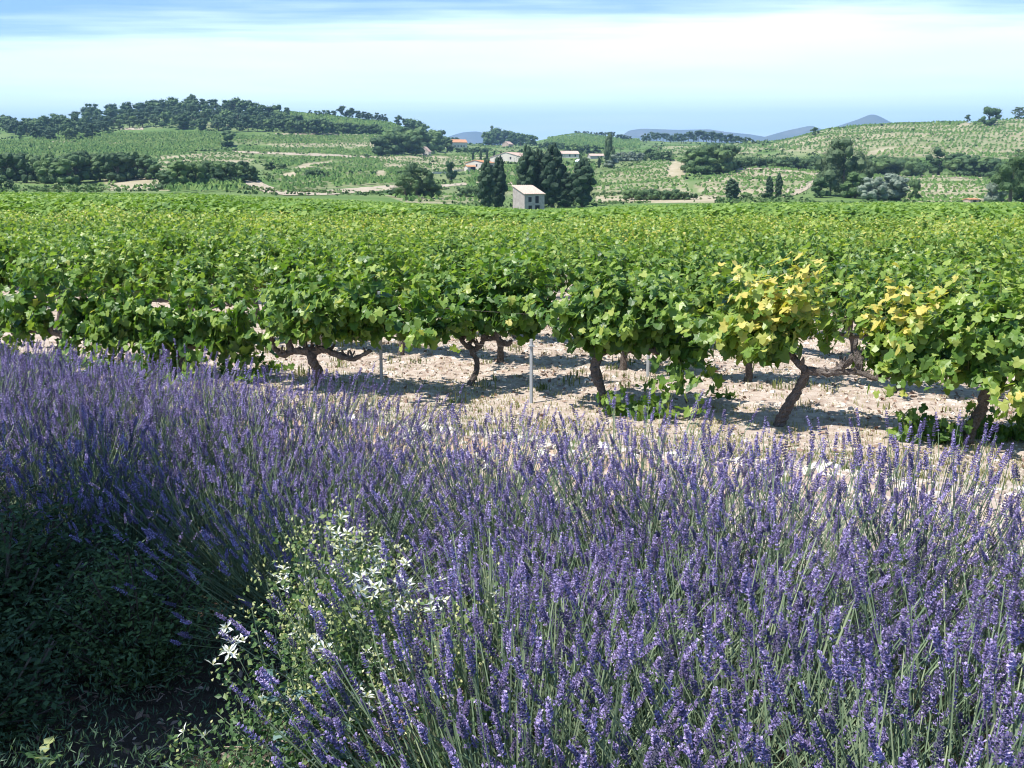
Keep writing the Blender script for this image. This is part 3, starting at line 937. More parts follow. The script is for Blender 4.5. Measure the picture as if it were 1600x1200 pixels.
for x, b, t, w, l in ((760, 327, 252, 24, 'left cypress of the pair with bare stems left of the hut'), (779, 327, 249, 25, 'right cypress of the pair with bare stems left of the hut'),
                      (824, 324, 233, 34, 'tall dark cypress right behind the stone hut'), (842, 323, 238, 34, 'cypress in the middle of the clump behind the hut'),
                      (863, 324, 231, 38, 'tallest broad cypress behind the right side of the hut'), (884, 324, 272, 34, 'low bushy cypress in the gap of the clump right of the hut'),
                      (910, 324, 250, 36, 'outermost dark cypress on the right of the hut')):
    tree(x, b, t, w, 'cypress', l, lod=2)
for i, (x, b, t, w) in enumerate(((739, 252, 238, 4), (751, 251, 236, 4.5), (761, 251, 235, 4), (772, 252, 236, 4))):
    tree(x, b, t, w, 'cypress', 'thin young cypress in the row above the low white house', 'thin cypresses above the low white house')
tree(782.5, 254, 237, 5, 'cypress', 'left slim cypress before the white gable of the big farmhouse')
tree(792, 254, 238, 5, 'cypress', 'right slim cypress before the white gable of the big farmhouse')
tree(936, 263, 247, 5, 'cypress', 'tiny slim cypress below the small pink roof')

# ------------------------------------------------------------------ hillside vines (far off, beyond counting)
def hill_vines():
    ang = 0.5
    ca, sa = math.cos(ang), math.sin(ang)
    P_, S_, T_ = [], [], []
    for poly, soil, keep in PLOTS:
        if keep <= 0: continue
        pts = [on_ground(x, y) for x, y in poly]
        xs = [p[0] for p in pts]; ys = [p[1] for p in pts]
        x0, x1, y0, y1 = min(xs) - 5, max(xs) + 5, max(200, min(ys) - 5), min(1350, max(ys) + 25)
        rs, ps = (2.9, 1.7) if y1 < 800 else (4.5, 3.2)
        n1, n2 = int((abs(x1 - x0) + abs(y1 - y0)) / rs), int((abs(x1 - x0) + abs(y1 - y0)) / ps)
        a = ang + (hash(len(P_) * 7) % 5) * 0.25
        ca, sa = math.cos(a), math.sin(a)
        A, B = np.meshgrid((np.arange(n1) - n1 / 2) * rs, (np.arange(n2) - n2 / 2) * ps)
        A = A.ravel() + RNG.normal(size=A.size) * 0.35; B = B.ravel() + RNG.normal(size=B.size) * 0.6
        X = (x0 + x1) / 2 + A * ca - B * sa; Y = (y0 + y1) / 2 + A * sa + B * ca
        ok = (Y > y0) & (Y < y1) & (X > x0) & (X < x1)
        X, Y = X[ok], Y[ok]
        Z = height(X, Y)
        px, py = project(X, Y, Z)
        k = poly_in(px, py, poly) & (RNG.random(len(X)) < keep) & (fbm(X / 14, Y / 14, 31) > -0.9 + 0.3 * soil)
        for b in BARE:
            k &= ~poly_in(px, py, b)
        P_.append(np.stack([X[k], Y[k], Z[k] + 0.45], 1))
        s = (0.55 if soil > 0.5 else 0.8) * (rs / 2.9)
        S_.append(np.full(k.sum(), s)); T_.append(np.clip(RNG.normal(0.5, 0.2, k.sum()) + (0.1 if soil < 0.3 else 0), 0, 1))
    P = np.concatenate(P_); S = np.concatenate(S_); T = np.concatenate(T_)
    O = np.array([[1, 0, 0], [-1, 0, 0], [0, 1, 0], [0, -1, 0], [0, 0, 1.1], [0.5, 0.4, 0.95]], float)
    OF = np.array([[0, 2, 4], [2, 1, 4], [1, 3, 4], [3, 0, 4], [0, 2, 5], [1, 0, 5]])
    a = RNG.uniform(0, 6.28, len(P))
    R = np.zeros((len(P), 3, 3)); R[:, 0, 0] = np.cos(a); R[:, 0, 1] = -np.sin(a); R[:, 1, 0] = np.sin(a); R[:, 1, 1] = np.cos(a); R[:, 2, 2] = 1
    S3 = S[:, None] * RNG.uniform(0.75, 1.35, (len(P), 3))
    v, f, t = inst(O, OF, P, R, S3, T)
    print('hill vines', len(P))
    o = obj('hillside_vines', make_mesh('hillside_vines', [(v, f, t, 0)], [M['hill_vine']]), kind='stuff')
    tag(o, 'dotted rows of vines on the far hillside plots', 'vines')


hill_vines()

def hill_scrub():
    n = 60000
    px = RNG.uniform(-60, 1660, n); D = np.exp(RNG.uniform(math.log(203), math.log(1250), n))
    X = (px - 800) / F * D * CP
    Z = height(X, D)
    px, py = project(X, D, Z)
    dens = 0.22 + 0.5 * fbm(X / 26, D / 26, 61)
    for poly, soil, keep in PLOTS:
        dens = np.where(poly_in(px, py, poly), 0.03, dens)
    for b in BARE: dens = np.where(poly_in(px, py, b), 0, dens)
    k = RNG.random(n) < dens
    X, D, Z = X[k], D[k], Z[k]
    n = len(X)
    per = 5
    s = RNG.uniform(.35, 1.1, n) ** 1.3 * np.clip(D / 380, .7, 2.2)
    P = np.repeat(np.stack([X, D, Z], 1), per, 0) + RNG.normal(size=(n * per, 3)) * [.5, .5, .22] * np.repeat(s, per)[:, None] + [0, 0, .3]
    R = frames(norm(RNG.normal(size=(n * per, 3)) + [-.2, -.5, .8]), RNG.normal(size=(n * per, 3)))
    t = np.clip(np.repeat(RNG.normal(.45, .25, n), per) + RNG.normal(size=n * per) * .15, 0, 1)
    v, f, tt = inst(DIAM * [1.7, 1.2, 1], DIAM_F, P, R, np.repeat(s, per) * RNG.uniform(.7, 1.4, n * per), t)
    o = obj('hillside_scrub', make_mesh('hillside_scrub', [(v, f, tt, 0)], [M['scrub']]), kind='stuff')
    tag(o, 'low green scrub and rough grass scattered over the far slopes', 'scrub')
    print('scrub', n)


hill_scrub()

# ------------------------------------------------------------------ buildings
def gable_house(name, loc, yaw, w, d, h, rh, wall, roof, label, wins=(), doors=(), mono=False, over=0.25, chimney=False, wsize=(0.9, 1.2), dsize=(2.4, 2.2)):
    """w along x, d along y (front wall at y=-d/2, gables at the x ends unless mono); roof ridge along x"""
    r = empty(name, loc, yaw)
    tag(r, label, 'house' if name != 'stone_hut' else 'hut')
    x, y = w / 2, d / 2
    if mono:
        V = np.array([[-x, -y, -.5], [x, -y, -.5], [x, y, -.5], [-x, y, -.5], [-x, -y, h], [x, -y, h], [x, y, h + rh], [-x, y, h + rh]], float)
        Fq = np.array([[0, 1, 5, 4], [1, 2, 6, 5], [2, 3, 7, 6], [3, 0, 4, 7], [4, 5, 6, 7]])
        ch = [(V, Fq, np.full(8, .5), 0)]
    else:
        V = np.array([[-x, -y, -.5], [x, -y, -.5], [x, y, -.5], [-x, y, -.5], [-x, -y, h], [x, -y, h], [x, y, h], [-x, y, h]], float)
        Fq = np.array([[0, 1, 5, 4], [1, 2, 6, 5], [2, 3, 7, 6], [3, 0, 4, 7], [4, 5, 6, 7]])
        g = np.array([[-x, -y, h], [-x, y, h], [-x, 0, h + rh], [x, -y, h], [x, y, h], [x, 0, h + rh]], float)
        ch = [(V, Fq, np.full(8, .5), 0), (g, np.array([[0, 2, 1], [3, 4, 5]]), np.full(6, .5), 0)]
    obj('wall', make_mesh('wall', ch, [wall]), r)
    t = 0.14
    rc = []

    def slab(a, b, c, e):
        q = np.array([a, b, c, e], float)
        n = norm(np.cross(q[1] - q[0], q[3] - q[0])[None])[0]
        if n[2] < 0: n = -n
        v = np.concatenate([q + n * 0.01, q + n * t])
        f = np.array([[0, 1, 2, 3], [7, 6, 5, 4], [0, 4, 5, 1], [1, 5, 6, 2], [2, 6, 7, 3], [3, 7, 4, 0]])
        rc.append((v, f, np.full(8, .5), 0))
    X = x + over
    if mono:
        s = rh / d
        slab((-X, -y - over, h - over * s), (X, -y - over, h - over * s), (X, y + over, h + rh + over * s), (-X, y + over, h + rh + over * s))
    else:
        s = rh / y
        slab((-X, -y - over, h - over * s), (X, -y - over, h - over * s), (X, 0, h + rh), (-X, 0, h + rh))
        slab((-X, y + over, h - over * s), (X, y + over, h - over * s), (X, 0, h + rh), (-X, 0, h + rh))
    ro = obj('roof', make_mesh('roof', rc, [roof]), r)
    # tile courses: half-round ribs running down the slope
    ribs = []
    step = max(0.42, w / 26)
    for k in range(int(2 * X / step)):
        xx = -X + step * (k + 0.5)
        for sg in ((-1,) if mono else (-1, 1)):
            a = (xx, sg * (y + over), h - over * s + t); b = (xx, (y + over) if mono else 0, (h + rh + over * s if mono else h + rh) + t)
            ribs += tube_chunks([a, b], [step * .22, step * .22], sides=5, step=3.0)
    obj('tile_course', make_mesh('tile_course', ribs, [roof]), ro, kind='stuff')
    if chimney:
        obj('chimney', make_mesh('chimney', [box_chunk(-.35, .35, -.35, .35, -.8, .9)], [wall]), ro, loc=(x * .4, 0, h + rh + .1))
    for face, u0, z0, ww, hh, kind in [(f_, a, b, *(s_ if s_ else wsize), 'window') for f_, a, b, *s2 in wins for s_ in [s2[0] if s2 else None]] + [(f_, a, b, *(s_ if s_ else dsize), 'door') for f_, a, b, *s2 in doors for s_ in [s2[0] if s2 else None]]:
        e = 0.03
        if face == 'f':
            ck = box_chunk(u0 - ww / 2, u0 + ww / 2, -y - e, -y + .05, z0, z0 + hh); lk = box_chunk(u0 - ww / 2 - .1, u0 + ww / 2 + .1, -y - .09, -y + .02, z0 + hh, z0 + hh + .14)
        else:
            ck = box_chunk(-x - e, -x + .05, u0 - ww / 2, u0 + ww / 2, z0, z0 + hh); lk = box_chunk(-x - .09, -x + .02, u0 - ww / 2 - .1, u0 + ww / 2 + .1, z0 + hh, z0 + hh + .14)
        wo_ = obj(kind, make_mesh(kind, [ck], [M['dark_opening']]), r)
        obj('lintel', make_mesh('lintel', [lk], [M['grey_trim']]), wo_)
    return r


X, Y, Z = on_ground(826, 333)
hx, hy, hz = X, Y, Z
hr = gable_house('stone_hut', (X, Y + 2.2, Z), math.radians(27), 4.5, 5.2, 3.7, 1.6, M['hut_stone'], M['roof_tile'],
                 'small two storey stone hut with a pale sloping roof between dark cypresses',
                 wins=[('f', -1.05, 2.2, (0.7, 0.95)), ('f', 0.55, 1.95, (0.75, 1.4))], doors=[('f', -1.0, 0, (0.75, 1.5)), ('f', 0.65, 0, (1.0, 1.55))], mono=True, over=0.18)
print('hut at', hx, hy, hz)


def hs(name, px, py, yaw, wpx, dm, hpx, rpx, wall, roof, label, **k):
    X, Y, Z = on_ground(px, py)
    s = Y / F
    return gable_house(name, (X, Y + dm * .5, Z), math.radians(yaw), wpx * s, dm, hpx * s, rpx * s, M[wall], M[roof], label, **k)


hs('farmhouse', 715, 232, 18, 25, 9, 9, 4.5, 'render_white', 'roof_orange', 'white house with an orange roof on the slope beside the dark thicket',
   wins=[('f', -3.6, 1.2), ('f', -1.0, 1.2), ('f', 1.6, 1.2), ('f', 4.0, 1.2)])
hs('shed', 699, 232, 18, 8, 5, 4, 2, 'render_white', 'roof_orange', 'low annex with an orange roof left of the orange roofed house')
hs('chapel', 664, 243, 70, 10, 6, 6, 7, 'render_white', 'roof_pink', 'tiny white pointed gable peeking out of the dark thicket')
hs('farmhouse', 750, 267, 52, 26, 11, 12, 4, 'render_white', 'roof_orange', 'white house with an orange roof and a dark garage opening',
   wins=[('s', -1.0, 1.9, (.8, 1.0)), ('f', -3, 1.0)], doors=[('f', 0, 0, (4.5, 2.6)), ('s', 2.8, 0, (2.2, 2.2))])
hs('shed', 734, 268, 20, 13, 5, 7, 2.5, 'render_white', 'roof_orange', 'low white annex with an orange roof at the left of the garage house',
   doors=[('f', 0.6, 0, (2.2, 2.0))])
hs('farmhouse', 802, 255, 58, 44, 20, 9, 7.5, 'render_white', 'roof_pink', 'big white farmhouse with a wide pinkish roof behind two slim cypresses',
   wins=[('s', -3, 2), ('s', 2.5, 2)])
hs('farmhouse', 886, 247, 8, 34, 10, 6, 4.5, 'render_white', 'roof_tile', 'long low building with a pale pink roof behind the hut cypresses', wins=[('f', -4, .8), ('f', 1, .8), ('f', 4.5, .8)])
hs('shed', 846, 250, 10, 30, 8, 5, 3, 'render_white', 'roof_pink', 'low building almost hidden behind the tall hut cypresses')
hs('shed', 933, 248, 8, 24, 8, 4, 3.2, 'grey_trim', 'roof_pink', 'small low shed with a pink roof beside the tall loose tree')
hs('shed', 793, 229, 60, 14, 8, 3.5, 4, 'roof_pink', 'roof_pink', 'small pinkish barn gable on the slope above the farmhouse')
hs('shed', 1521, 321, 10, 15, 2.4, 8, 1.4, 'roof_tile', 'roof_orange', 'tiny beige pump house at the far field edge near the right', over=0.1, doors=[('f', 0, 0, (.7, 1.0))])
# white arched plastic shelter
X, Y, Z = on_ground(912, 255)
a = np.linspace(0, math.pi, 13)
rr = 6.5 / F * Y
arc = np.stack([np.cos(a) * rr, np.zeros(13), np.sin(a) * rr * 0.95], 1)
V = np.concatenate([arc + [0, yy, 0.3] for yy in (0, 5, 10)])
idx = np.arange(39).reshape(3, 13)
Fq = np.stack([idx[:-1, :-1], idx[:-1, 1:], idx[1:, 1:], idx[1:, :-1]], -1).reshape(-1, 4)
r = empty('polytunnel', (X, Y, Z), 0.2)
tag(r, 'white arched plastic shelter among the trees right of the hut cypresses', 'shelter')
obj('cover', make_mesh('cover', [(V, Fq, np.full(39, .5), 0)], [M['white_plastic']], True), r)
capv = np.concatenate([arc + [0, 0.05, 0.3], [[0, 0.05, 0.3]]])
obj('end_sheet', make_mesh('end_sheet', [(capv, np.array([[i, i + 1, 13] for i in range(12)]), np.full(14, .5), 0)], [M['white_plastic']]), r)
# white garden walls below the houses
for (xa, ya, xb, yb, lab) in ((676, 272, 696, 272, 'white garden wall left of the dark narrow oak'), (709, 269, 731, 267, 'white garden wall right of the dark narrow oak')):
    A = np.array(on_ground(xa, ya)); B = np.array(on_ground(xb, yb))
    d = norm((B - A)[None])[0]; n = np.array([-d[1], d[0], 0]) * 0.15
    hgt = np.array([0, 0, 4.5 / F * A[1]])
    V = np.array([A - n, B - n, B + n, A + n, A - n + hgt, B - n + hgt, B + n + hgt, A + n + hgt]) - [0, 0, 0.3]
    o = obj('garden_wall', make_mesh('garden_wall', [(V - A, np.array([[0, 1, 5, 4], [1, 2, 6, 5], [2, 3, 7, 6], [3, 0, 4, 7], [4, 5, 6, 7]]), np.full(8, .5), 0)], [M['render_white']]), loc=A)
    tag(o, lab, 'wall', kind='thing')

# ------------------------------------------------------------------ grapevines
def leaf_template(seed):
    rng = np.random.default_rng(seed)
    ang = np.radians([-90, -55, -28, 2, 28, 58, 90, 122, 152, 178, 208, 235])
    rad = np.array([0.16, 0.46, 0.36, 0.52, 0.33, 0.50, 0.62, 0.50, 0.33, 0.52, 0.36, 0.46]) * rng.uniform(0.9, 1.1, 12)
    v = np.stack([np.cos(ang) * rad, np.sin(ang) * rad, 0.10 * np.abs(np.cos(ang)) * rad - 0.16 * np.maximum(0, np.sin(ang)) * rad + rng.normal(size=12) * 0.03], 1)
    v = np.concatenate([v, [[0, 0, 0.0]]])
    f = np.array([[i, (i + 1) % 12, 12] for i in range(12)])
    return v, f


LEAFT = [leaf_template(i) for i in range(4)]
LEAF4 = (np.array([[0, -0.2, 0], [0.48, -0.05, 0.08], [0.3, 0.42, 0.0], [0, 0.6, -0.1], [-0.3, 0.42, 0.0], [-0.48, -0.05, 0.08], [0, 0.1, 0.0]], float),
         np.array([[0, 1, 6], [1, 2, 6], [2, 3, 6], [3, 4, 6], [4, 5, 6], [5, 0, 6]]))


def shoots(rng, O, nl, L=(0.6, 1.0), lean=(4, 66), droop=(0.05, 0.6), az=None, zmin=0.10, spread=0.75):
    """leaf positions/orientations along arching shoots starting at O (n,3)"""
    n = len(O)
    a = rng.uniform(0, 2 * math.pi, n) if az is None else az
    la = np.radians(rng.uniform(*lean, n)); Ls = rng.uniform(*L, n); dr = rng.uniform(*droop, n)
    d = np.stack([np.sin(la) * np.cos(a) * spread, np.sin(la) * np.sin(a), np.cos(la)], 1)
    t = (np.arange(nl) + 0.6) / nl
    C = O[:, None] + d[:, None] * (Ls[:, None] * t)[..., None]
    C[..., 2] -= (dr * Ls)[:, None] * t ** 2 * np.clip(np.sin(la), .15, 1)[:, None]
    C[..., 2] = np.maximum(C[..., 2], zmin)
    stem = C[:, ::max(1, nl // 5)]
    P = C.reshape(-1, 3)
    N = len(P)
    side = norm(rng.normal(size=(N, 3)) * [1, 1, 0.5])
    outw = P.copy(); outw[:, 0] = rng.normal(size=N) * 0.25; outw[:, 2] = (P[:, 2] - 0.9) * 0.5
    P = P + side * rng.uniform(0.03, 0.11, (N, 1))
    P[:, 2] = np.maximum(P[:, 2], zmin)
    nr = norm(norm(outw) * 0.55 + side * 0.35 + np.array([-0.25, -0.1, 0.75]) + rng.normal(size=(N, 3)) * 0.42)
    tip = norm(norm(outw) * 0.5 + side * 0.6 + np.array([0, 0, -0.7]) + rng.normal(size=(N, 3)) * 0.35)
    tt = np.tile(t, n)
    S = rng.uniform(0.75, 1.25, N) * (1.1 - 0.45 * tt)
    tint = np.clip(0.44 + 0.16 * rng.normal(size=N) + 0.22 * tt ** 3, 0.05, 0.8)
    return P, nr, tip, S, tint, stem


def leaves_chunk(P, nr, tip, S, tint, size, tpl=None, mi=0, rng=None):
    R = frames(nr, tip)
    if tpl is not None:
        v, f, t = inst(tpl[0], tpl[1], P, R, S * size, tint)
        return [(v, f, t, mi)]
    k = (rng or RNG).integers(0, 4, len(P)); out = []
    for j in range(4):
        q = k == j
        if q.any():
            v, f, t = inst(LEAFT[j][0], LEAFT[j][1], P[q], R[q], S[q] * size, tint[q])
            out.append((v, f, t, mi))
    return out


def stem_chunk(stem, mi, r0=0.0035):
    K = stem.shape[1]
    r = np.linspace(r0, r0 * .5, K)[None] * np.ones((len(stem), 1))
    v, f = thin_tubes(stem, r)
    return (v, f, np.full(len(v), .5), mi)


def generic_trunk(seed):
    rng = np.random.default_rng(seed)
    ch = []
    lean = rng.uniform(-.12, .12)
    top = np.array([lean, rng.uniform(-.05, .05), 0.56])
    ch += tube_chunks([(0, 0, -.05), (rng.uniform(-.05, .05), 0, .2), (lean * .8 + rng.uniform(-.04, .04), 0, .4), top], [.055, .042, .038, .045], sides=7, knob=.18, seed=seed)
    for sg in (-1, 1):
        p1 = top + [sg * .22, 0, rng.uniform(-.03, .06)]; p2 = p1 + [sg * .25, rng.uniform(-.04, .04), rng.uniform(-.03, .07)]; p3 = p2 + [sg * .22, 0, rng.uniform(-.02, .06)]
        ch += tube_chunks([top, p1, p2, p3], [.038, .03, .026, .018], sides=6, knob=.2, seed=seed + 3)
        for q in (p1, p2, p3):
            ch += tube_chunks([q, q + [rng.uniform(-.04, .04), rng.uniform(-.04, .04), .12]], [.016, .008], sides=5, knob=.1, seed=seed)
    return ch


MID = []
for s in range(6):
    rng = np.random.default_rng(400 + s)
    n = 58
    O = np.stack([rng.uniform(-.68, .68, n), rng.normal(size=n) * .05, rng.uniform(.60, .76, n)], 1)
    P, nr, tip, S, tint, stem = shoots(rng, O, 20)
    ch = leaves_chunk(P, nr, tip, S, tint + .04, .125, rng=rng) + [stem_chunk(stem, 1)]
    MID.append((make_mesh('foliage', ch, [M['vine_leaf'], M['shoot']]), make_mesh('trunk', generic_trunk(900 + s), [M['vine_bark']])))
SMALL = []
for s in range(5):
    rng = np.random.default_rng(500 + s)
    n = 50
    O = np.stack([rng.uniform(-.7, .7, n), rng.normal(size=n) * .05, rng.uniform(.66, .80, n)], 1)
    P, nr, tip, S, tint, stem = shoots(rng, O, 18)
    SMALL.append((make_mesh('foliage', leaves_chunk(P, nr, tip, S, tint + .14, .13, tpl=LEAF4), [M['vine_leaf']]), make_mesh('trunk', generic_trunk(950 + s), [M['vine_bark']])))

ROWDIR = np.array([0.917, -0.4])
ROWANG = math.atan2(-0.4, 0.917)
U0 = 9.8


def rowpoint(u, t):
    """t metres along the row from the foot of the perpendicular"""
    return u * 0.4 + t * ROWDIR[0], u * 0.917 + t * ROWDIR[1]


# single leaf meshes, shared by the leaf parts of the front row
LEAFM = {}
for j in range(4):
    for nm, tv in (('g', 0.42), ('l', 0.62), ('d', 0.25), ('y', 0.90)):
        LEAFM[j, nm] = make_mesh('leaf', [(LEAFT[j][0], LEAFT[j][1], np.full(13, tv), 0)], [M['vine_leaf']])


def hero_vine(base, arms, spans, label, seed, yellow=None, ub=None, hang=(), trunkrad=1.0, n_single=110):
    """front-row vine. base: photo pixel of its foot; arms: polylines (photo pixels) with radii; spans: (x0,x1,n,L,lean,droop) for its shoots"""
    rng = np.random.default_rng(seed)
    X, Y, Z = on_ground(*base)
    u = 0.4 * X + 0.917 * Y
    root = empty('grapevine', (X, Y, Z), ROWANG)
    tag(root, label, 'grapevine', 'grapevines of the front row')
    c, s = math.cos(-ROWANG), math.sin(-ROWANG)

    def loc(p):
        d = np.asarray(p, float) - [X, Y, Z]
        return np.stack([d[..., 0] * c - d[..., 1] * s, d[..., 0] * s + d[..., 1] * c, d[..., 2]], -1)
    ch = []
    for k, (pl, rd) in enumerate(arms):
        pts = np.array([loc(in_row(x, y, u)) for x, y in pl])
        pts[1:, 1] += rng.normal(size=len(pts) - 1) * 0.02
        if k == 0: pts[0, 2] = -0.05
        ch += tube_chunks(pts, np.array(rd) * trunkrad * 1.08, sides=9, knob=.26, seed=seed + k, step=.03)
    for pl, rd in arms[1:]:
        for q in range(len(pl) * 2):
            f_ = rng.random() * (len(pl) - 1); i_ = int(f_); w_ = f_ - i_
            p_ = loc(in_row(pl[i_][0] * (1 - w_) + pl[i_ + 1][0] * w_, pl[i_][1] * (1 - w_) + pl[i_ + 1][1] * w_, u))
            e_ = p_ + [rng.normal() * .03, rng.normal() * .04, rng.uniform(.04, .11)]
            ch += tube_chunks([p_, (p_ + e_) / 2 + rng.normal(size=3) * .01, e_], [.02, .016, .009], sides=6, knob=.3, seed=seed + q, step=.03)
    obj('trunk', make_mesh('trunk', ch, [M['vine_bark']]), root)
    allp = []
    for x0, x1, n, L, lean, droop, z0 in spans:
        a0 = loc(in_row(x0, base[1] - 60, u))[0]; a1 = loc(in_row(x1, base[1] - 60, u))[0]
        O = np.stack([rng.uniform(a0, a1, n), rng.normal(size=n) * .06, z0 - .09 + rng.uniform(-.08, .12, n)], 1)
        allp.append(shoots(rng, O, 22, L=L, lean=lean, droop=droop, spread=.6))
    P = np.concatenate([a[0] for a in allp]); nr = np.concatenate([a[1] for a in allp]); tip = np.concatenate([a[2] for a in allp])
    S = np.concatenate([a[3] for a in allp]); tint = np.concatenate([a[4] for a in allp])
    if yellow:
        yx, yz, yr, amt = yellow
        a0 = loc(in_row(yx, yz, u))
        dd = np.exp(-(((P[:, 0] - a0[0]) / yr) ** 2 + ((P[:, 2] - a0[2]) / (yr * 0.8)) ** 2))
        tint = np.clip(tint + dd * amt * rng.uniform(0.2, 1.1, len(P)), 0, 1)
    # the leaves nearest the camera side are parts of their own
    front = np.argsort(P[:, 1] + rng.normal(size=len(P)) * 0.25)
    one = np.zeros(len(P), bool); one[front[:n_single]] = True
    ch = leaves_chunk(P[~one], nr[~one], tip[~one], S[~one], tint[~one], .142, rng=rng)
    ch += [stem_chunk(a[5], 1) for a in allp]
    obj('foliage', make_mesh('foliage', ch, [M['vine_leaf'], M['shoot']]), root, kind='stuff')
    R = frames(nr[one], tip[one])
    for p, r_, sc_, ti in zip(P[one], R, S[one], tint[one]):
        key = 'y' if ti > .78 else 'l' if ti > .52 else 'd' if ti < .3 else 'g'
        o = bpy.data.objects.new('leaf', LEAFM[int(rng.integers(0, 4)), key])
        m = Matrix(r_.tolist()).to_4x4()
        m.translation = Vector(p.tolist())
        o.matrix_basis = m @ Matrix.Scale(sc_ * .142, 4)
        COL.objects.link(o); o.parent = root
    return root


N_ = (0.62, 1.0)
hero_vine((95, 578), [([(95, 578), (92, 545), (100, 520)], [.05, .045, .04]), ([(100, 522), (60, 516), (20, 520)], [.04, .03, .02]), ([(100, 522), (140, 516), (180, 520)], [.04, .03, .02])],
          [(-60, 75, 40, N_, (5, 85), (.6, 1.9), .6), (125, 215, 36, N_, (5, 85), (.6, 1.9), .6), (20, 160, 14, N_, (5, 30), (.1, .4), .7)],
          'grapevine with a dark hollow at its foot, at the left edge of the front row', 11)
hero_vine((285, 592), [([(285, 592), (288, 570), (280, 545)], [.05, .045, .04]), ([(280, 545), (240, 538), (210, 540)], [.035, .03, .02]), ([(280, 545), (320, 538), (360, 540)], [.035, .03, .02])],
          [(190, 385, 100, N_, (5, 85), (.6, 2.1), .58)], 'bushy grapevine whose leaves droop to the ground behind the lavender', 12)
hero_vine((489, 605), [([(488, 605), (497, 585), (492, 562), (486, 548)], [.05, .045, .05, .055]), ([(486, 549), (462, 548), (440, 556), (428, 545), (424, 530)], [.05, .035, .035, .028, .02]),
                       ([(455, 548), (450, 532), (452, 515)], [.035, .03, .02]), ([(488, 550), (505, 545), (530, 556), (552, 562), (580, 548)], [.05, .035, .035, .03, .018]), ([(478, 552), (476, 535), (480, 515)], [.03, .022, .015])],
          [(425, 590, 84, N_, (4, 68), (.05, .6), .74), (600, 690, 20, N_, (10, 70), (.2, .9), .72)], 'grapevine with a dark forked trunk, left of the leftmost metal post', 13)
hero_vine((733, 604), [([(732, 604), (744, 580), (746, 562), (738, 545)], [.038, .032, .03, .034]), ([(738, 545), (726, 535), (716, 518)], [.03, .024, .016]), ([(740, 547), (752, 540), (756, 520)], [.03, .026, .018]),
                       ([(752, 530), (775, 528), (792, 540), (800, 532)], [.026, .026, .032, .02]), ([(738, 530), (735, 512), (738, 498)], [.032, .022, .014])],
          [(715, 850, 62, N_, (4, 60), (.0, .5), .80)], 'thin twisted grapevine between the two metal posts', 14)
hero_vine((945, 636), [([(946, 636), (942, 610), (932, 585), (930, 565), (940, 548)], [.05, .042, .055, .05, .045]), ([(938, 550), (958, 543), (968, 532)], [.045, .036, .03]),
                       ([(965, 536), (985, 548), (1000, 538), (1022, 548), (1040, 560)], [.032, .036, .03, .022, .014]), ([(936, 552), (925, 538), (915, 528)], [.03, .022, .014])],
          [(880, 1050, 84, N_, (4, 68), (.05, .6), .78), (1045, 1090, 10, (.6, .9), (60, 85), (1.0, 1.7), .7)], 'grapevine with a dark bent trunk just right of the second metal post', 15)
hero_vine((1214, 668), [([(1214, 668), (1228, 640), (1246, 610), (1260, 580)], [.055, .048, .04, .042]), ([(1260, 580), (1245, 568), (1234, 552), (1240, 540)], [.036, .032, .036, .022]),
                        ([(1262, 578), (1295, 584), (1318, 572), (1335, 558)], [.036, .034, .03, .022]), ([(1298, 582), (1340, 580), (1372, 594), (1402, 582)], [.032, .026, .022, .012]), ([(1338, 580), (1345, 565), (1338, 552), (1336, 540)], [.03, .034, .026, .014])],
          [(1120, 1225, 64, N_, (4, 66), (.05, .6), .80), (1225, 1300, 6, (.75, 1.0), (0, 24), (.0, .2), .9)],
          'grapevine with a leaning grey trunk, bare arms and yellowing leaves', 16, yellow=(1235, 440, .58, .80))
hero_vine((1508, 692), [([(1504, 692), (1520, 665), (1534, 640), (1540, 612), (1548, 592)], [.06, .052, .045, .042, .045]), ([(1546, 594), (1570, 580), (1592, 570)], [.04, .034, .024]), ([(1544, 596), (1520, 588), (1490, 592)], [.036, .03, .018])],
          [(1375, 1575, 96, N_, (4, 70), (.1, .8), .76), (1370, 1440, 6, (.6, .9), (30, 65), (.4, .9), .75)],
          'tall grapevine with a thick leaning trunk near the right edge, its upper left leaves golden', 17, yellow=(1388, 452, .55, .82))
hero_vine((1760, 722), [([(1760, 722), (1750, 660), (1755, 610)], [.055, .045, .04]), ([(1755, 612), (1700, 600), (1650, 606)], [.035, .03, .02])],
          [(1600, 1850, 70, N_, (5, 76), (.3, 1.4), .66)], 'drooping light green grapevine cut by the right edge of the picture', 18, yellow=(1600, 600, .5, .25), n_single=60)


# low suckers at the feet of two vines
def sucker(px, py, wpx, seed, label):
    X, Y, Z = on_ground(px, py)
    rng = np.random.default_rng(seed)
    n = 13
    w = wpx / F * Y
    O = np.stack([rng.uniform(-w / 2, w / 2, n), rng.normal(size=n) * .06, np.full(n, .02)], 1)
    P, nr, tip, S, tint, stem = shoots(rng, O, 11, L=(.2, .42), lean=(10, 70), droop=(0, .6), zmin=.03)
    root = empty('vine_sucker', (X, Y, Z), ROWANG)
    tag(root, label, 'vine shoot')
    obj('stem', make_mesh('stem', [stem_chunk(stem, 0, .003)], [M['shoot']]), root)
    R = frames(nr, tip)
    for p, r_, sc_, ti in zip(P, R, S, tint):
        o = bpy.data.objects.new('leaf', LEAFM[int(rng.integers(0, 4)), 'l' if ti > .5 else 'g'])
        m = Matrix(r_.tolist()).to_4x4(); m.translation = Vector(p.tolist())
        o.matrix_basis = m @ Matrix.Scale(sc_ * .115, 4)
        COL.objects.link(o); o.parent = root


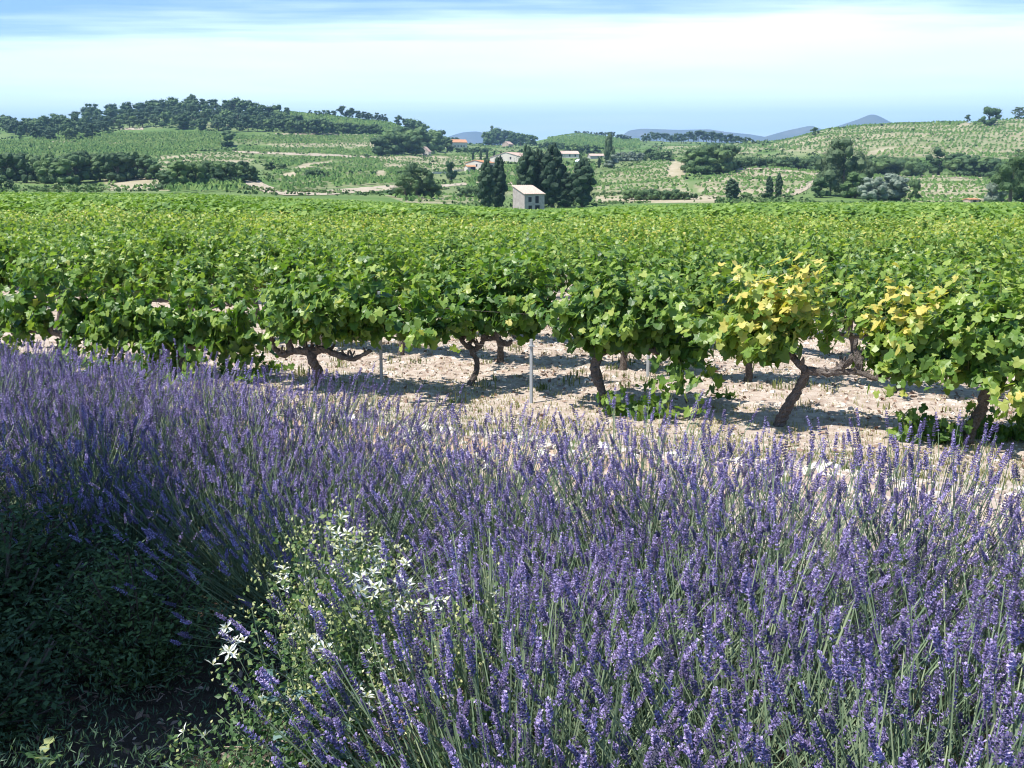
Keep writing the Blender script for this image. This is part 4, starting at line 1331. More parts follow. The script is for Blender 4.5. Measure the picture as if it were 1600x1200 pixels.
sucker(1008, 652, 110, 71, 'low leafy shoots on the ground right of the dark bent trunk')
sucker(1452, 694, 90, 72, 'low leafy shoots on the ground left of the thick leaning trunk')
sucker(1566, 690, 70, 73, 'leafy shoots at the right foot of the thick leaning trunk')

# posts and wires of the front rows
def post(px, pb, h, label, u=None):
    X, Y, Z = on_ground(px, pb)
    if u:
        X, Y, _ = in_row(px, pb, u); Z = float(height(X, Y))
    ch = tube_chunks([(0, 0, -.2), (0.004, 0, h * .5), (0, 0, h)], [.019, .019, .019], sides=6, step=.5)
    r = empty('trellis_post', (X, Y, Z), 0.2)
    tag(r, label, 'post', 'metal trellis posts')
    obj('stake', make_mesh('stake', ch, [M['metal']]), r)
    for z in (0.62, 0.95, 1.3):
        if z < h:
            obj('hook', make_mesh('hook', [box_chunk(-.03, .03, -.03, .03, z, z + .015)], [M['metal']]), r)
    return X, Y, Z


post(597, 630, 1.1, 'leftmost grey metal post whose top disappears in the vine leaves', U0 + .08)
post(830, 628, .70, 'grey metal post in the middle of the picture left of the dark bent trunk', U0 + .06)
post(1012, 592, .95, 'short looking metal post in the second row behind the bent trunk')
for (u, z) in ((U0 + .05, .60), (U0 + .04, .97)):
    pts = []
    for t in np.linspace(-12, 9, 60):
        x, y = rowpoint(u, t)
        pts.append((x, y, float(height(x, y)) + z - 0.02 * abs(math.sin(t * .7))))
    V, Q, _ = tube(pts, [.0014] * 60, sides=3, cap=False, step=.5)
    o = obj('trellis_wire', make_mesh('trellis_wire', [(V, Q, np.full(len(V), .2), 0)], [M['post_wood']]))
    tag(o, {.60: 'lowest thin wire running along the front vine row', .97: 'middle thin wire running along the front vine row', 1.3: 'upper thin wire hidden in the front vine row'}[z], 'wire')

NTH = ['seventh', 'eighth', 'ninth', 'tenth', 'eleventh', 'twelfth', 'thirteenth', 'fourteenth', 'fifteenth', 'sixteenth', 'seventeenth', 'eighteenth', 'nineteenth', 'twentieth']
LANDMARKS = [(-60, 'beyond the left picture edge'), (20, 'at the left picture edge'), (95, 'in line with the dark hollow'), (190, 'left of the drooping vine'), (285, 'in line with the drooping vine'), (390, 'left of the forked trunk'), (489, 'in line with the forked trunk'),
             (597, 'in line with the leftmost metal post'), (665, 'right of the leftmost metal post'), (733, 'in line with the thin twisted trunk'), (830, 'in line with the middle metal post'), (945, 'in line with the dark bent trunk'), (1040, 'in line with the low leafy shoots'),
             (1125, 'left of the leaning grey trunk'), (1215, 'in line with the leaning grey trunk'), (1300, 'in line with the bare arms'), (1395, 'in line with the golden leaves'), (1508, 'in line with the thick leaning trunk'), (1590, 'at the right picture edge'), (1680, 'beyond the right picture edge')]


def landmark(x, y, z):
    px, _ = project(x, y, z)
    return min(LANDMARKS, key=lambda l: abs(l[0] - float(px)))[1]


# further rows: individuals first, nearest first; the rest as one mass
cand = []
for k in range(1, 95):
    u = U0 + 2.15 * k
    for t in np.arange(-150, 150, 1.6):
        t2 = t + (k * 0.77) % 1.6
        x, y = rowpoint(u, t2)
        if y < 6 or y > 190 or abs(x) > 0.57 * y + 2.5:
            continue
        cand.append((k, x + random.gauss(0, .08), y + random.gauss(0, .05)))
cand = [c for c in cand if not (math.hypot(c[1] - hx, c[2] - hy - 2) < 6) and not (abs(c[1] - hx) < 8 and c[2] > hy - 14)]
cand = np.array(cand)
dist = np.hypot(cand[:, 1], cand[:, 2])
order = np.argsort(dist)
cand = cand[order]
NIND = 292
print('vines', len(cand), 'individuals reach', dist[order[NIND]])
hts = height(cand[:, 1], cand[:, 2])
miss = set(RNG.choice(len(cand), int(len(cand) * .02)).tolist())
ORD = {1: 'second', 2: 'third', 3: 'fourth', 4: 'fifth', 5: 'sixth'}
for i in range(NIND):
    k, x, y = cand[i]
    if i in miss and k > 2: continue
    k = int(k)
    sc = random.uniform(.92, 1.1)
    if k <= 5:
        f, t = random.choice(MID)
        r = empty('grapevine', (x, y, hts[i]), ROWANG + (math.pi if random.random() < .5 else 0) + random.gauss(0, .06), (1, 1, sc))
        obj('trunk', t, r)
        obj('foliage', f, r, kind='stuff')
        tag(r, f'leafy green grapevine of the {ORD[k]} row, {landmark(x, y, hts[i] + 1)}', 'grapevine', f'grapevines of the {ORD[k]} row')
    else:
        f, t = random.choice(SMALL)
        r = obj('grapevine', t, loc=(x, y, hts[i]))
        obj('foliage', f, r, kind='stuff')
        r.rotation_euler = (0, 0, ROWANG + (math.pi if random.random() < .5 else 0) + random.gauss(0, .06)); r.scale = (1, 1, sc)
        nth = NTH[k - 6] if k - 6 < len(NTH) else 'far'
        tag(r, f'small green grapevine of the {nth} row, {landmark(x, y, hts[i] + 1)}', 'grapevine', 'grapevines deep in the vineyard')
if True:
    rest = cand[NIND:]; hz_ = hts[NIND:]
    d = np.hypot(rest[:, 1], rest[:, 2])
    ch = []
    for lo, hi, nl, sz in ((0, 75, 230, .26), (75, 120, 120, .32), (120, 400, 80, .40)):
        q = (d >= lo) & (d < hi)
        n = q.sum()
        if not n: continue
        loc = np.zeros((n, nl, 3))
        a = RNG.uniform(0, 2 * math.pi, (n, nl)); rr = RNG.uniform(.75, 1.05, (n, nl))
        lx = RNG.uniform(-.85, .85, (n, nl)); ly = .52 * np.cos(a) * rr; lz = .95 + .55 * np.sin(a) * rr
        keep = lz > .45
        lz = np.where(keep, lz, 1.5 + .1 * RNG.random((n, nl)))
        lz = lz * RNG.uniform(.86, 1.12, (n, 1)) + RNG.normal(size=(n, nl)) * .06
        ca, sa = math.cos(ROWANG), math.sin(ROWANG)
        P = np.stack([rest[q, 1][:, None] + lx * ca - ly * sa, rest[q, 2][:, None] + lx * sa + ly * ca, hz_[q][:, None] + lz], -1).reshape(-1, 3)
        nx = np.stack([-ly * sa, ly * ca, (lz - .9)], -1).reshape(-1, 3)
        nr = norm(norm(nx) + np.array([-.2, -.1, .5]) + RNG.normal(size=P.shape) * .5)
        R = frames(nr, RNG.normal(size=P.shape) + [0, 0, -.5])
        tn = np.clip(RNG.normal(.45, .2, len(P)) + np.repeat(RNG.normal(0, .12, n), nl), 0, 1)
        v, f, t = inst(DIAM * [1.5, 1, 1], DIAM_F, P, R, RNG.uniform(.7, 1.3, len(P)) * sz, tn)
        ch.append((v, f, t, 0))
        print('mass', lo, n, len(f))
    o = obj('vineyard_foliage', make_mesh('vineyard_foliage', ch, [M['far_vine']]), kind='stuff')
    tag(o, 'endless rows of green vines filling the flat field up to the hut', 'vineyard')

# ------------------------------------------------------------------ stones, gravel, dry grass
def stone_tpl(seed):
    rng = np.random.default_rng(seed)
    V, Fc = ICO1
    V = V[:12] if False else V
    v = V * (1 + rng.uniform(-.28, .28, (len(V), 1))) * [1, .8, .55]
    return v, Fc


def ico0():
    import bmesh
    bm = bmesh.new(); bmesh.ops.create_icosphere(bm, subdivisions=1, radius=1.0)
    bmesh.ops.dissolve_limit(bm, angle_limit=0.01, verts=bm.verts, edges=bm.edges)
    bm.free()


OCT = np.array([[1, 0, 0], [-1, 0, 0], [0, 1, 0], [0, -1, 0], [0, 0, 1], [.6, .6, .55], [-.6, -.5, .6]], float)


def pebble_tpl(seed):
    rng = np.random.default_rng(seed)
    a = np.arange(6) * math.pi / 3 + rng.uniform(-.2, .2, 6)
    r1 = rng.uniform(.8, 1.15, 6); r2 = rng.uniform(.45, .75, 6)
    lo = np.stack([np.cos(a) * r1, np.sin(a) * r1 * .8, np.full(6, -.1)], 1)
    hi = np.stack([np.cos(a + .3) * r2, np.sin(a + .3) * r2 * .8, rng.uniform(.4, .62, 6)], 1)
    V = np.concatenate([lo, hi])
    Fc = []
    for i in range(6):
        j = (i + 1) % 6
        Fc += [[i, j, 6 + j], [i, 6 + j, 6 + i]]
    Fc += [[6, 7, 8], [6, 8, 9], [6, 9, 10], [6, 10, 11]]
    return V, np.array(Fc)


PEB = [pebble_tpl(i) for i in range(5)]


def scatter_ground(n, urange, trange, dens=None, seed=0):
    rng = np.random.default_rng(seed)
    u = rng.uniform(*urange, n * 3); t = rng.uniform(*trange, n * 3)
    x = u * 0.4 + t * ROWDIR[0]; y = u * 0.917 + t * ROWDIR[1]
    ok = (y > 1.5) & (np.abs(x) < .56 * y + 1.2)
    if dens is not None:
        ok &= rng.random(len(x)) < dens(u, t, x, y)
    x, y, u = x[ok][:n], y[ok][:n], u[ok][:n]
    return x, y, u, rng


def gravel(n, ur, tr, smin, smax, seed, dens=None):
    x, y, u, rng = scatter_ground(n, ur, tr, dens, seed)
    z = height(x, y)
    out = []
    k = rng.integers(0, 5, len(x))
    s = smin + (smax - smin) * rng.random(len(x)) ** 2.5
    a = rng.uniform(0, 6.283, len(x))
    nr = norm(np.array([0, 0, 1.]) + rng.normal(size=(len(x), 3)) * .18)
    R = frames(nr, np.stack([np.cos(a), np.sin(a), 0 * a], 1))
    tn = np.clip(rng.normal(.55, .22, len(x)), 0, 1)
    for j in range(5):
        q = k == j
        v, f, t = inst(*PEB[j], np.stack([x[q], y[q], z[q] - .003], 1), R[q], s[q, None] * rng.uniform(.8, 1.2, (q.sum(), 3)), tn[q])
        out.append((v, f, t, 0))
    return out


ch = gravel(5200, (5.3, 7.9), (-9, 6), .012, .05, 1)
ch += gravel(3200, (8.6, 10.8), (-9, 7), .010, .032, 2)
ch += gravel(9500, (10.4, 17.0), (-10, 9), .012, .052, 3)
o = obj('gravel', make_mesh('gravel', ch, [M['stone']]), kind='stuff')
tag(o, 'pale stones and gravel on the ground between lavender and vines', 'gravel')
STN = [make_mesh('stone', [(v, f, np.full(len(v), .6), 0)], [M['stone']]) for v, f in [stone_tpl(i) for i in range(6)]]
x, y, u, rng = scatter_ground(70, (6.2, 7.6), (-7, 5), None, 17)
for i in range(len(x)):
    s = rng.uniform(.04, .085)
    o = obj('stone', STN[i % 6], loc=(x[i], y[i], float(height(x[i], y[i])) + s * .25))
    o.rotation_euler = (rng.normal() * .2, rng.normal() * .2, rng.uniform(0, 6.28)); o.scale = (s, s, s)
    tag(o, 'pale fist sized stone on the stony edge behind the lavender', 'stone', 'larger stones on the stony edge')


def blades(x, y, hgt, rng, tint, width=.004, lean=.5, z=None, clump=.03):
    n = len(x)
    z = height(x, y) if z is None else z
    a = rng.uniform(0, 6.283, n)
    d = np.stack([np.cos(a), np.sin(a), 0 * a], 1)
    s = np.stack([-np.sin(a), np.cos(a), 0 * a], 1)
    b = np.stack([x, y, z], 1)
    l = rng.uniform(0, lean, n)[:, None] * hgt[:, None]
    m = b + [0, 0, 1] * hgt[:, None] * .6 + d * l * .35
    t = b + [0, 0, 1] * hgt[:, None] * (1 - .3 * rng.random((n, 1))) + d * l
    w = width * rng.uniform(.6, 1.3, (n, 1))
    V = np.stack([b - s * w, b + s * w, m + s * w * .8, m - s * w * .8, t], 1).reshape(-1, 3)
    o_ = (np.arange(n) * 5)[:, None]
    Fq = np.concatenate([o_ + [0, 1, 2], o_ + [0, 2, 3], o_ + [3, 2, 4]])
    return V, Fq, np.repeat(tint, 5)


def tufts(nt, per, ur, tr, hr_, seed, tm, spread=.06, dens=None, width=.004):
    x, y, u, rng = scatter_ground(nt, ur, tr, dens, seed)
    n = len(x)
    X = np.repeat(x, per) + rng.normal(size=n * per) * spread; Y = np.repeat(y, per) + rng.normal(size=n * per) * spread
    h = np.repeat(rng.uniform(*hr_, n), per) * rng.uniform(.5, 1.2, n * per)
    tn = np.clip(np.repeat(rng.normal(tm, .18, n), per) + rng.normal(size=n * per) * .12, 0, 1)
    return (*blades(X, Y, h, rng, tn, width), 0)


ch = [tufts(1300, 12, (7.9, 9.3), (-9, 7), (.015, .05), 31, .30, .09),
      tufts(520, 10, (9.3, 10.5), (-9, 7), (.02, .06), 32, .6, .07),
      tufts(700, 10, (10.6, 17), (-10, 9), (.02, .06), 33, .62, .06),
      tufts(60, 12, (4.4, 6.8), (-8, 5), (.04, .10), 34, .3, .05)]
o = obj('dry_grass', make_mesh('dry_grass', ch, [M['dry_grass']]), kind='stuff')
tag(o, 'short dry grass along the foot of the front vine row', 'grass')
ch = [tufts(150, 16, (9.4, 16), (-10, 9), (.05, .16), 35, .12, .06, width=.006), tufts(60, 14, (5.4, 8.2), (-8, 5), (.04, .12), 36, .10, .05, width=.006)]
o = obj('green_weeds', make_mesh('green_weeds', ch, [M['dry_grass']]), kind='stuff')
tag(o, 'scattered green weeds on the stony soil under the vines', 'weeds')
rng = np.random.default_rng(88)
x, y, u, rng = scatter_ground(3200, (8.4, 17), (-10, 9), None, 91)
n = len(x)
R = frames(norm(rng.normal(size=(n, 3)) * .4 + [0, 0, 1]), rng.normal(size=(n, 3)))
v, f, t = inst(DIAM * [1.1, 1, 1], DIAM_F, np.stack([x, y, height(x, y) + .012], 1), R, rng.uniform(.02, .075, n), rng.random(n) * .55)
o = obj('fallen_leaves', make_mesh('fallen_leaves', [(v, f, t, 0)], [M['litter']]), kind='stuff')
tag(o, 'dry brown leaves and prunings scattered under the vines', 'fallen leaves')

# ------------------------------------------------------------------ lavender
def floret_spike(seed, dense=1.0):
    """one lavender flower head, 1 unit long along +z: whorls of small calyces and petals"""
    rng = np.random.default_rng(seed)
    V, T = [], []
    zs = list(np.linspace(0.06, 0.93, 8))
    zs[0] = -0.12 if rng.random() < .5 else 0.02
    for k, z in enumerate(zs):
        w = 0.118 * (1 - 0.55 * (k / 8) ** 2) * rng.uniform(.85, 1.15)
        nf = 6 if k < 6 else 4
        a0 = rng.uniform(0, 6)
        for j in range(nf):
            a = a0 + j * 2 * math.pi / nf + rng.uniform(-.25, .25)
            o = np.array([math.cos(a), math.sin(a), 0]); s = np.array([-math.sin(a), math.cos(a), 0])
            b = np.array([0, 0, z - .03]) + o * .02
            up = rng.uniform(.35, 1.0)
            tipp = b + o * w * rng.uniform(.8, 1.25) + np.array([0, 0, .13 * up])
            mid = (b + tipp) / 2 + np.array([0, 0, .02])
            ww = .046 * rng.uniform(.8, 1.25)
            V += [b, mid + s * ww, tipp, mid - s * ww, mid + np.array([0, 0, -.05]) + o * .03]
            tv = rng.uniform(.2, .95) if rng.random() < .72 else rng.uniform(.0, .35)
            T += [tv * .55, tv, min(1, tv * 1.15), tv, tv * .8]
    V = np.array(V); n = len(V) // 5
    o_ = (np.arange(n) * 5)[:, None]
    Fc = np.concatenate([o_ + [0, 1, 2], o_ + [0, 2, 3], o_ + [1, 4, 3]])
    return V, Fc, np.array(T)


SPK = [floret_spike(i) for i in range(7)]
SPKM = [make_mesh('flower_spike', [(v * [.052, .052, .062], f, t, 0)], [M['lav_flower']]) for v, f, t in SPK]


def lavender_meshes(seed, n=235, L=(.40, .62), maxlean=66, bias=0.75, bend=None):
    rng = np.random.default_rng(seed)
    a = rng.uniform(0, 2 * math.pi, n)
    la = np.radians(maxlean * rng.random(n) ** bias)
    Ls = rng.uniform(*L, n) * (1 + .10 * np.sin(la))
    d = np.stack([np.sin(la) * np.cos(a), np.sin(la) * np.sin(a), np.cos(la)], 1)
    r0 = rng.uniform(0, .13, n)[:, None]
    B = np.stack([np.cos(a), np.sin(a), 0 * a], 1) * r0 + [0, 0, .05]
    d2 = norm(d + rng.normal(size=(n, 3)) * .13)
    t = np.linspace(0, 1, 5)
    up = np.array([0, 0, 1.])
    C = B[:, None] + d2[:, None] * (Ls[:, None] * t)[..., None] + up * (0.10 * Ls * np.sin(la))[:, None, None] * (t ** 2.5)[None, :, None] + norm(rng.normal(size=(n, 3)))[:, None] * (Ls * .07)[:, None, None] * np.sin(t * 2.6)[None, :, None]
    tipd = norm(C[:, -1] - C[:, -2] + up * .015 + rng.normal(size=(n, 3)) * .012)
    rad = np.linspace(.0018, .0012, 5)[None] * np.ones((n, 1))
    sv, sf = thin_tubes(C, rad)
    tn = np.repeat(np.clip(rng.normal(.5, .22, n), 0, 1), 15)
    stem = [(sv, sf, tn, 0)]
    # small narrow leaf pairs on the lower stems
    k = rng.integers(0, n, 900)
    q = rng.uniform(.05, .75, 900)
    Pl = B[k] + d2[k] * (Ls[k] * q)[:, None] + rng.normal(size=(900, 3)) * .016
    ld = norm(d2[k] * .9 + rng.normal(size=(900, 3)) * .6)
    R = frames(rng.normal(size=(900, 3)), ld)
    leafT = np.array([[0, 0, 0], [.05, .5, .02], [0, 1, 0], [-.05, .5, .02]], float)
    lv, lf, lt = inst(leafT, DIAM_F, Pl, R, rng.uniform(.03, .055, 900), np.clip(rng.normal(.5, .25, 900), 0, 1))
    # woody leafy heart
    m = 700
    hd = norm(rng.normal(size=(m, 3)) * [1, 1, .6] + [0, 0, .35]); hp = hd * rng.uniform(.05, .27, (m, 1)); hp[:, 2] = np.abs(hp[:, 2]) + .02
    R = frames(rng.normal(size=(m, 3)), norm(hd + rng.normal(size=(m, 3)) * .5))
    hv, hf, ht = inst(leafT * [1.3, 1, 1], DIAM_F, hp, R, rng.uniform(.035, .06, m), np.clip(rng.normal(.35, .22, m), 0, 1))
    fol = [(lv, lf, lt, 0), (hv, hf, ht, 0)]
    # flower heads
    R = frames(tipd, rng.normal(size=(n, 3)))
    ln = rng.uniform(.034, .066, n)
    ks = rng.integers(0, len(SPK), n)
    single = rng.choice(n, 11, replace=False)
    one = np.zeros(n, bool); one[single] = True
    ch = []
    br = np.where(rng.random(n) < .13, .3, np.clip(rng.normal(1.0, .28, n), .45, 1.6))
    for j in range(len(SPK)):
        qn = (ks == j) & ~one
        v, f, _ = inst(SPK[j][0], SPK[j][1], C[qn, -1], R[qn], np.stack([.054 * np.ones(qn.sum()), .054 * np.ones(qn.sum()), ln[qn]], 1), np.zeros(qn.sum()))
        tt = (SPK[j][2][None] * br[qn][:, None]).ravel()
        ch.append((v, f, np.clip(tt, 0, 1), 0))
    sg = [(C[i, -1], R[i], ln[i], int(ks[i])) for i in single]
    return (make_mesh('foliage', fol, [M['lav_leaf']]), make_mesh('stem', stem, [M['lav_stem']]), make_mesh('blossom', ch, [M['lav_flower']]), sg)


LAVM = [lavender_meshes(700 + i, n=(300, 330, 265)[i % 3], maxlean=(62, 70, 56)[i % 3]) for i in range(8)]


def lavender(x, y, var, label, group, sc=1.0, tilt=(0, 0), rz=None):
    z = float(height(x, y))
    r = empty('lavender_bush', (x, y, z), 0, sc)
    r.rotation_euler = (tilt[0], tilt[1], random.uniform(0, 6.283) if rz is None else rz)
    f, s, b, sg = LAVM[var]
    obj('foliage', f, r, kind='stuff'); obj('stem', s, r, kind='stuff'); obj('blossom', b, r, kind='stuff')
    for p, R_, l, k in sg:
        o = bpy.data.objects.new('flower_spike', SPKM[k])
        m = Matrix(R_.tolist()).to_4x4(); m.translation = Vector(p.tolist())
        o.matrix_basis = m @ Matrix.Diagonal((1.06, 1.06, l / .062, 1))
        COL.objects.link(o); o.parent = r
    tag(r, label, 'lavender', group)
    return r


def void_at(x, y):
    return ((x + 1.50) / .66) ** 2 + ((y - 2.85) / .95) ** 2 < 1


spots = []
rr = random.Random(5)
for iu, u in enumerate(np.arange(0.75, 3.75, .47)):
    for t in np.arange(-10.5, 4.5, .58):
        t2 = t + (iu % 2) * .28 + rr.gauss(0, .05)
        u2 = u + rr.gauss(0, .05) + (max(0, -t - 1.2) * .24)
        x, y = rowpoint(u2, t2)
        if y < 1.35 or abs(x) > .56 * y + .7: continue
        if void_at(x, y): continue
        if x < -.30 and y < 2.0: continue
        if x < -.75 and y < 2.6: continue
        if ((x + .50) / .42) ** 2 + ((y - 2.5) / .62) ** 2 < 1: continue
        spots.append((u, t2, x, y))
print('lavender bushes', len(spots))
for u, t, x, y in spots:
    if u > 3.4: lab, g = 'lavender bush at the stony back edge', 'lavender bushes along the back edge'
    elif u > 2.3: lab, g = f'lavender bush {"behind" if u > 2.85 else "in"} the middle of the bed', 'lavender bushes in the middle of the bed'
    elif u > 1.4: lab, g = 'lavender bush in the front half of the bed', 'lavender bushes in the front half of the bed'
    else: lab, g = 'lavender bush at the very bottom of the picture', 'lavender bushes nearest the camera'
    lab += ', ' + landmark(x, y, 1.3)
    lavender(x, y, rr.randrange(8), lab, g, sc=rr.uniform(.86, 1.14) * (1.02 if u > 2.85 and t > -3.5 else 1.04), tilt=(rr.gauss(0, .05), rr.gauss(0, .05)))

for x, y, sc, lab in ((-1.95, 3.78, .8, 'small dim lavender bush at the back of the shaded hollow'), (-1.5, 3.72, .72, 'low dim lavender bush at the back rim of the hollow'), (-2.45, 3.9, .95, 'dim lavender bush at the left rim of the shaded hollow'),
                      ):
    lavender(x, y, rr.randrange(8), lab, 'lavender bushes in the shaded hollow', sc=sc)

# ------------------------------------------------------------------ white flowering climber in front of the lavender
PET = np.array([[0, 0, 0], [.16, .5, .05], [0, 1, -.05], [-.16, .5, .05]], float)


def flower_mesh(seed):
    rng = np.random.default_rng(seed)
    ch = []
    for k in range(4):
        a = k * math.pi / 2 + rng.uniform(-.2, .2)
        R = Matrix.Rotation(a, 3, 'Z') @ Matrix.Rotation(rng.uniform(.1, .6), 3, 'X')
        v = (np.array(R) @ (PET * .023 * rng.uniform(.85, 1.15)).T).T
        ch.append((v, DIAM_F, np.full(4, rng.random()), 0))
    for k in range(7):
        a = rng.uniform(0, 6.28); d = np.array([math.cos(a) * .35, math.sin(a) * .35, 1.])
        v, f = thin_tubes(np.array([[[0, 0, 0], d * .009]]), np.array([[.0006, .0009]]))
        ch.append((v, f, np.full(len(v), .9), 1))
    return make_mesh('flower', ch, [M['white_petal'], M['bud']])


FLW = [flower_mesh(i) for i in range(5)]
BUDM = None


def climber(cx, cy_, rad, hgt, nl, nf, nb, seed, label, dt=0.0):
    rng = np.random.default_rng(seed)
    z0 = float(height(cx, cy_))
    r = empty('flowering_climber', (cx, cy_, z0))
    tag(r, label, 'white flowering plant')
    ns = 60
    a = rng.uniform(0, 6.283, ns); q = rng.random(ns) ** .6
    tips = np.stack([np.cos(a) * q * rad, np.sin(a) * q * rad * .75, hgt * (1 - .45 * q ** 2) * rng.uniform(.8, 1.1, ns)], 1)
    B = tips * [.3, .3, 0]
    t = np.linspace(0, 1, 7)
    C = B[:, None] + (tips - B)[:, None] * t[None, :, None] + rng.normal(size=(ns, 7, 3)) * .014
    v, f = thin_tubes(C, np.full((ns, 7), .0014))
    obj('stem', make_mesh('stem', [(v, f, np.full(len(v), .8), 0)], [M['lav_stem']]), r, kind='stuff')
    k = rng.integers(0, ns, nl); tq = 1 - rng.random(nl) ** 1.7 * .75
    P = B[k] + (tips - B)[k] * tq[:, None] + rng.normal(size=(nl, 3)) * .03
    P[:, 2] = np.maximum(P[:, 2], .01)
    R = frames(norm(rng.normal(size=(nl, 3)) * .7 + [-.2, -.2, .9]), rng.normal(size=(nl, 3)))
    v, f, tt = inst(np.array([[0, -.5, 0], [.33, -.05, .06], [0, .5, 0], [-.33, -.05, .06]], float), DIAM_F, P, R, rng.uniform(.010, .022, nl), np.clip(rng.normal(.47, .24, nl) + dt + (P[:, 2] - hgt * .6) * .6, 0, 1))
    obj('foliage', make_mesh('foliage', [(v, f, tt, 0)], [M['clem_leaf']]), r, kind='stuff')
    # buds
    k = rng.integers(0, ns, nb)
    P = tips[k] + rng.normal(size=(nb, 3)) * .028 + [0, -.01, .012]
    R = frames(norm(rng.normal(size=(nb, 3)) + [0, 0, 1.2]), rng.normal(size=(nb, 3)))
    bt = np.array([[1, 0, 0], [-.5, .87, 0], [-.5, -.87, 0], [0, 0, 1.9], [0, 0, -1.2]], float); bf = np.array([[0, 1, 3], [1, 2, 3], [2, 0, 3], [1, 0, 4], [2, 1, 4], [0, 2, 4]])
    v, f, tt = inst(bt, bf, P, R, rng.uniform(.0022, .0044, nb), rng.random(nb))
    obj('bud', make_mesh('bud', [(v, f, tt, 0)], [M['bud']]), r, kind='stuff')
    cl = rng.integers(0, ns, max(3, nf // 6))
    for i in range(nf):
        c = tips[cl[i % len(cl)]] + rng.normal(size=3) * [.028, .028, .02] + [0, -.02, .03]
        o = bpy.data.objects.new('flower', FLW[int(rng.integers(0, 5))])
        o.location = c; o.rotation_euler = (rng.uniform(-.2, 1.1), rng.uniform(-.5, .5), rng.uniform(0, 6.28)); o.scale = (rng.uniform(.8, 1.15),) * 3
        COL.objects.link(o); o.parent = r


def spot(px, py, z):
    """x, y of the point at height z seen at px,py"""
    r_ = ray(px, py); t = (z - EYE) / r_[2]
    return r_[0] * t, r_[1] * t


x, y = spot(515, 925, 1.28)
climber(x, y, .29, .74, 3400, 110, 900, 41, 'largest clump of starry white flowers with yellowish leaves amid the lavender')
x, y = spot(695, 960, 1.3)
climber(x, y, .15, .66, 1000, 10, 190, 42, 'small clump of white flowers right of the largest white clump')
x, y = spot(505, 860, 1.38)
climber(x, y, .10, .74, 600, 8, 110, 43, 'narrow sprig of white flowers above the largest white clump')
x, y = spot(450, 1120, 1.0)
climber(x, y, .34, .38, 2900, 6, 60, 44, 'low leafy tangle with few white flowers at the bottom', -.2)
x, y = spot(765, 885, 1.35)
climber(x, y, .04, .70, 120, 3, 20, 45, 'single tiny white flower stalk amid violet lavender')


# grey-green lobed weed in front
def rosette(px, py, z, n, size, mat, label, name='weed', seed=0, up=.6):
    x, y = spot(px, py, z)
    rng = np.random.default_rng(seed)
    z0 = float(height(x, y))
    r = empty(name, (x, y, z0)); tag(r, label, 'weed')
    hh = z - z0
    obj('stem', make_mesh('stem', tube_chunks([(0, 0, -.02), (.01, .01, hh * .6), (0, 0, hh)], [.006, .005, .003], sides=5), [M['lav_stem']]), r)
    for i in range(n):
        a = i * 2.4 + rng.uniform(-.3, .3); zz = hh * (.35 + .65 * i / n)
        d = np.array([math.cos(a), math.sin(a), up]); d /= np.linalg.norm(d)
        ts = np.linspace(0, 1, 6)
        c = np.array([0, 0, zz])[None] + d[None] * (ts * size)[:, None] - np.array([0, 0, 1.])[None] * (ts ** 2 * size * .45)[:, None]
        s = np.array([-math.sin(a), math.cos(a), 0])
        w = np.array([.05, .22, .12, .24, .10, .01]) * size * rng.uniform(.8, 1.2)
        V = np.concatenate([c - s * w[:, None] + [0, 0, .15 * size * .1], c, c + s * w[:, None] + [0, 0, .15 * size * .1]])
        idx = np.arange(18).reshape(3, 6)
        Fq = np.stack([idx[:-1, :-1], idx[1:, :-1], idx[1:, 1:], idx[:-1, 1:]], -1).reshape(-1, 4)
        obj('leaf', make_mesh('leaf', [(V, Fq, np.full(18, rng.random()), 0)], [mat]), r)


rosette(455, 1075, 1.05, 14, .085, M['grey_leaf'], 'blue green lobed weed below the white flowers', seed=1)
rosette(515, 1120, 1.0, 10, .075, M['grey_leaf'], 'smaller blue green weed right of the first one', seed=2)
rosette(425, 1030, 1.05, 8, .06, M['grey_leaf'], 'small blue green sprig left of the white flowers', seed=3)
rosette(65, 1172, .9, 12, .075, M['clem_leaf'], 'narrow leaved green weed in the dark bottom left corner', seed=4, up=1.2)

# leafy bushes that fill the shaded hollow
rng = np.random.default_rng(55)
nb_ = 90
a_ = rng.uniform(0, 6.283, nb_); q_ = rng.random(nb_) ** .6
tips_ = np.stack([np.cos(a_) * q_ * .45, np.sin(a_) * q_ * .45, (1 - .5 * q_ ** 2) * rng.uniform(.6, 1.0, nb_)], 1)
tt_ = np.linspace(0, 1, 5)
C_ = tips_[:, None] * tt_[None, :, None] * [[[1, 1, 1]]] + rng.normal(size=(nb_, 5, 3)) * .02
v, f = thin_tubes(C_, np.full((nb_, 5), .004))
bush_t = make_mesh('bush_stem', [(v, f, np.full(len(v), .2), 0)], [M['tree_bark']])
nl_ = 7500
k_ = rng.integers(0, nb_, nl_); tq_ = 1 - rng.random(nl_) ** 1.4 * .8
P_ = tips_[k_] * tq_[:, None] + rng.normal(size=(nl_, 3)) * .05
P_[:, 2] = np.abs(P_[:, 2])
v, f, t = inst(np.array([[0, -.5, 0], [.24, -.05, .06], [0, .5, 0], [-.24, -.05, .06]], float), DIAM_F, P_, frames(rng.normal(size=(nl_, 3)) + [0, 0, .6], rng.normal(size=(nl_, 3))), rng.uniform(.02, .045, nl_), np.clip(rng.normal(.35, .25, nl_), 0, 1))
bush_c = make_mesh('bush_foliage', [(v, f, t, 0)], [M['oak']])
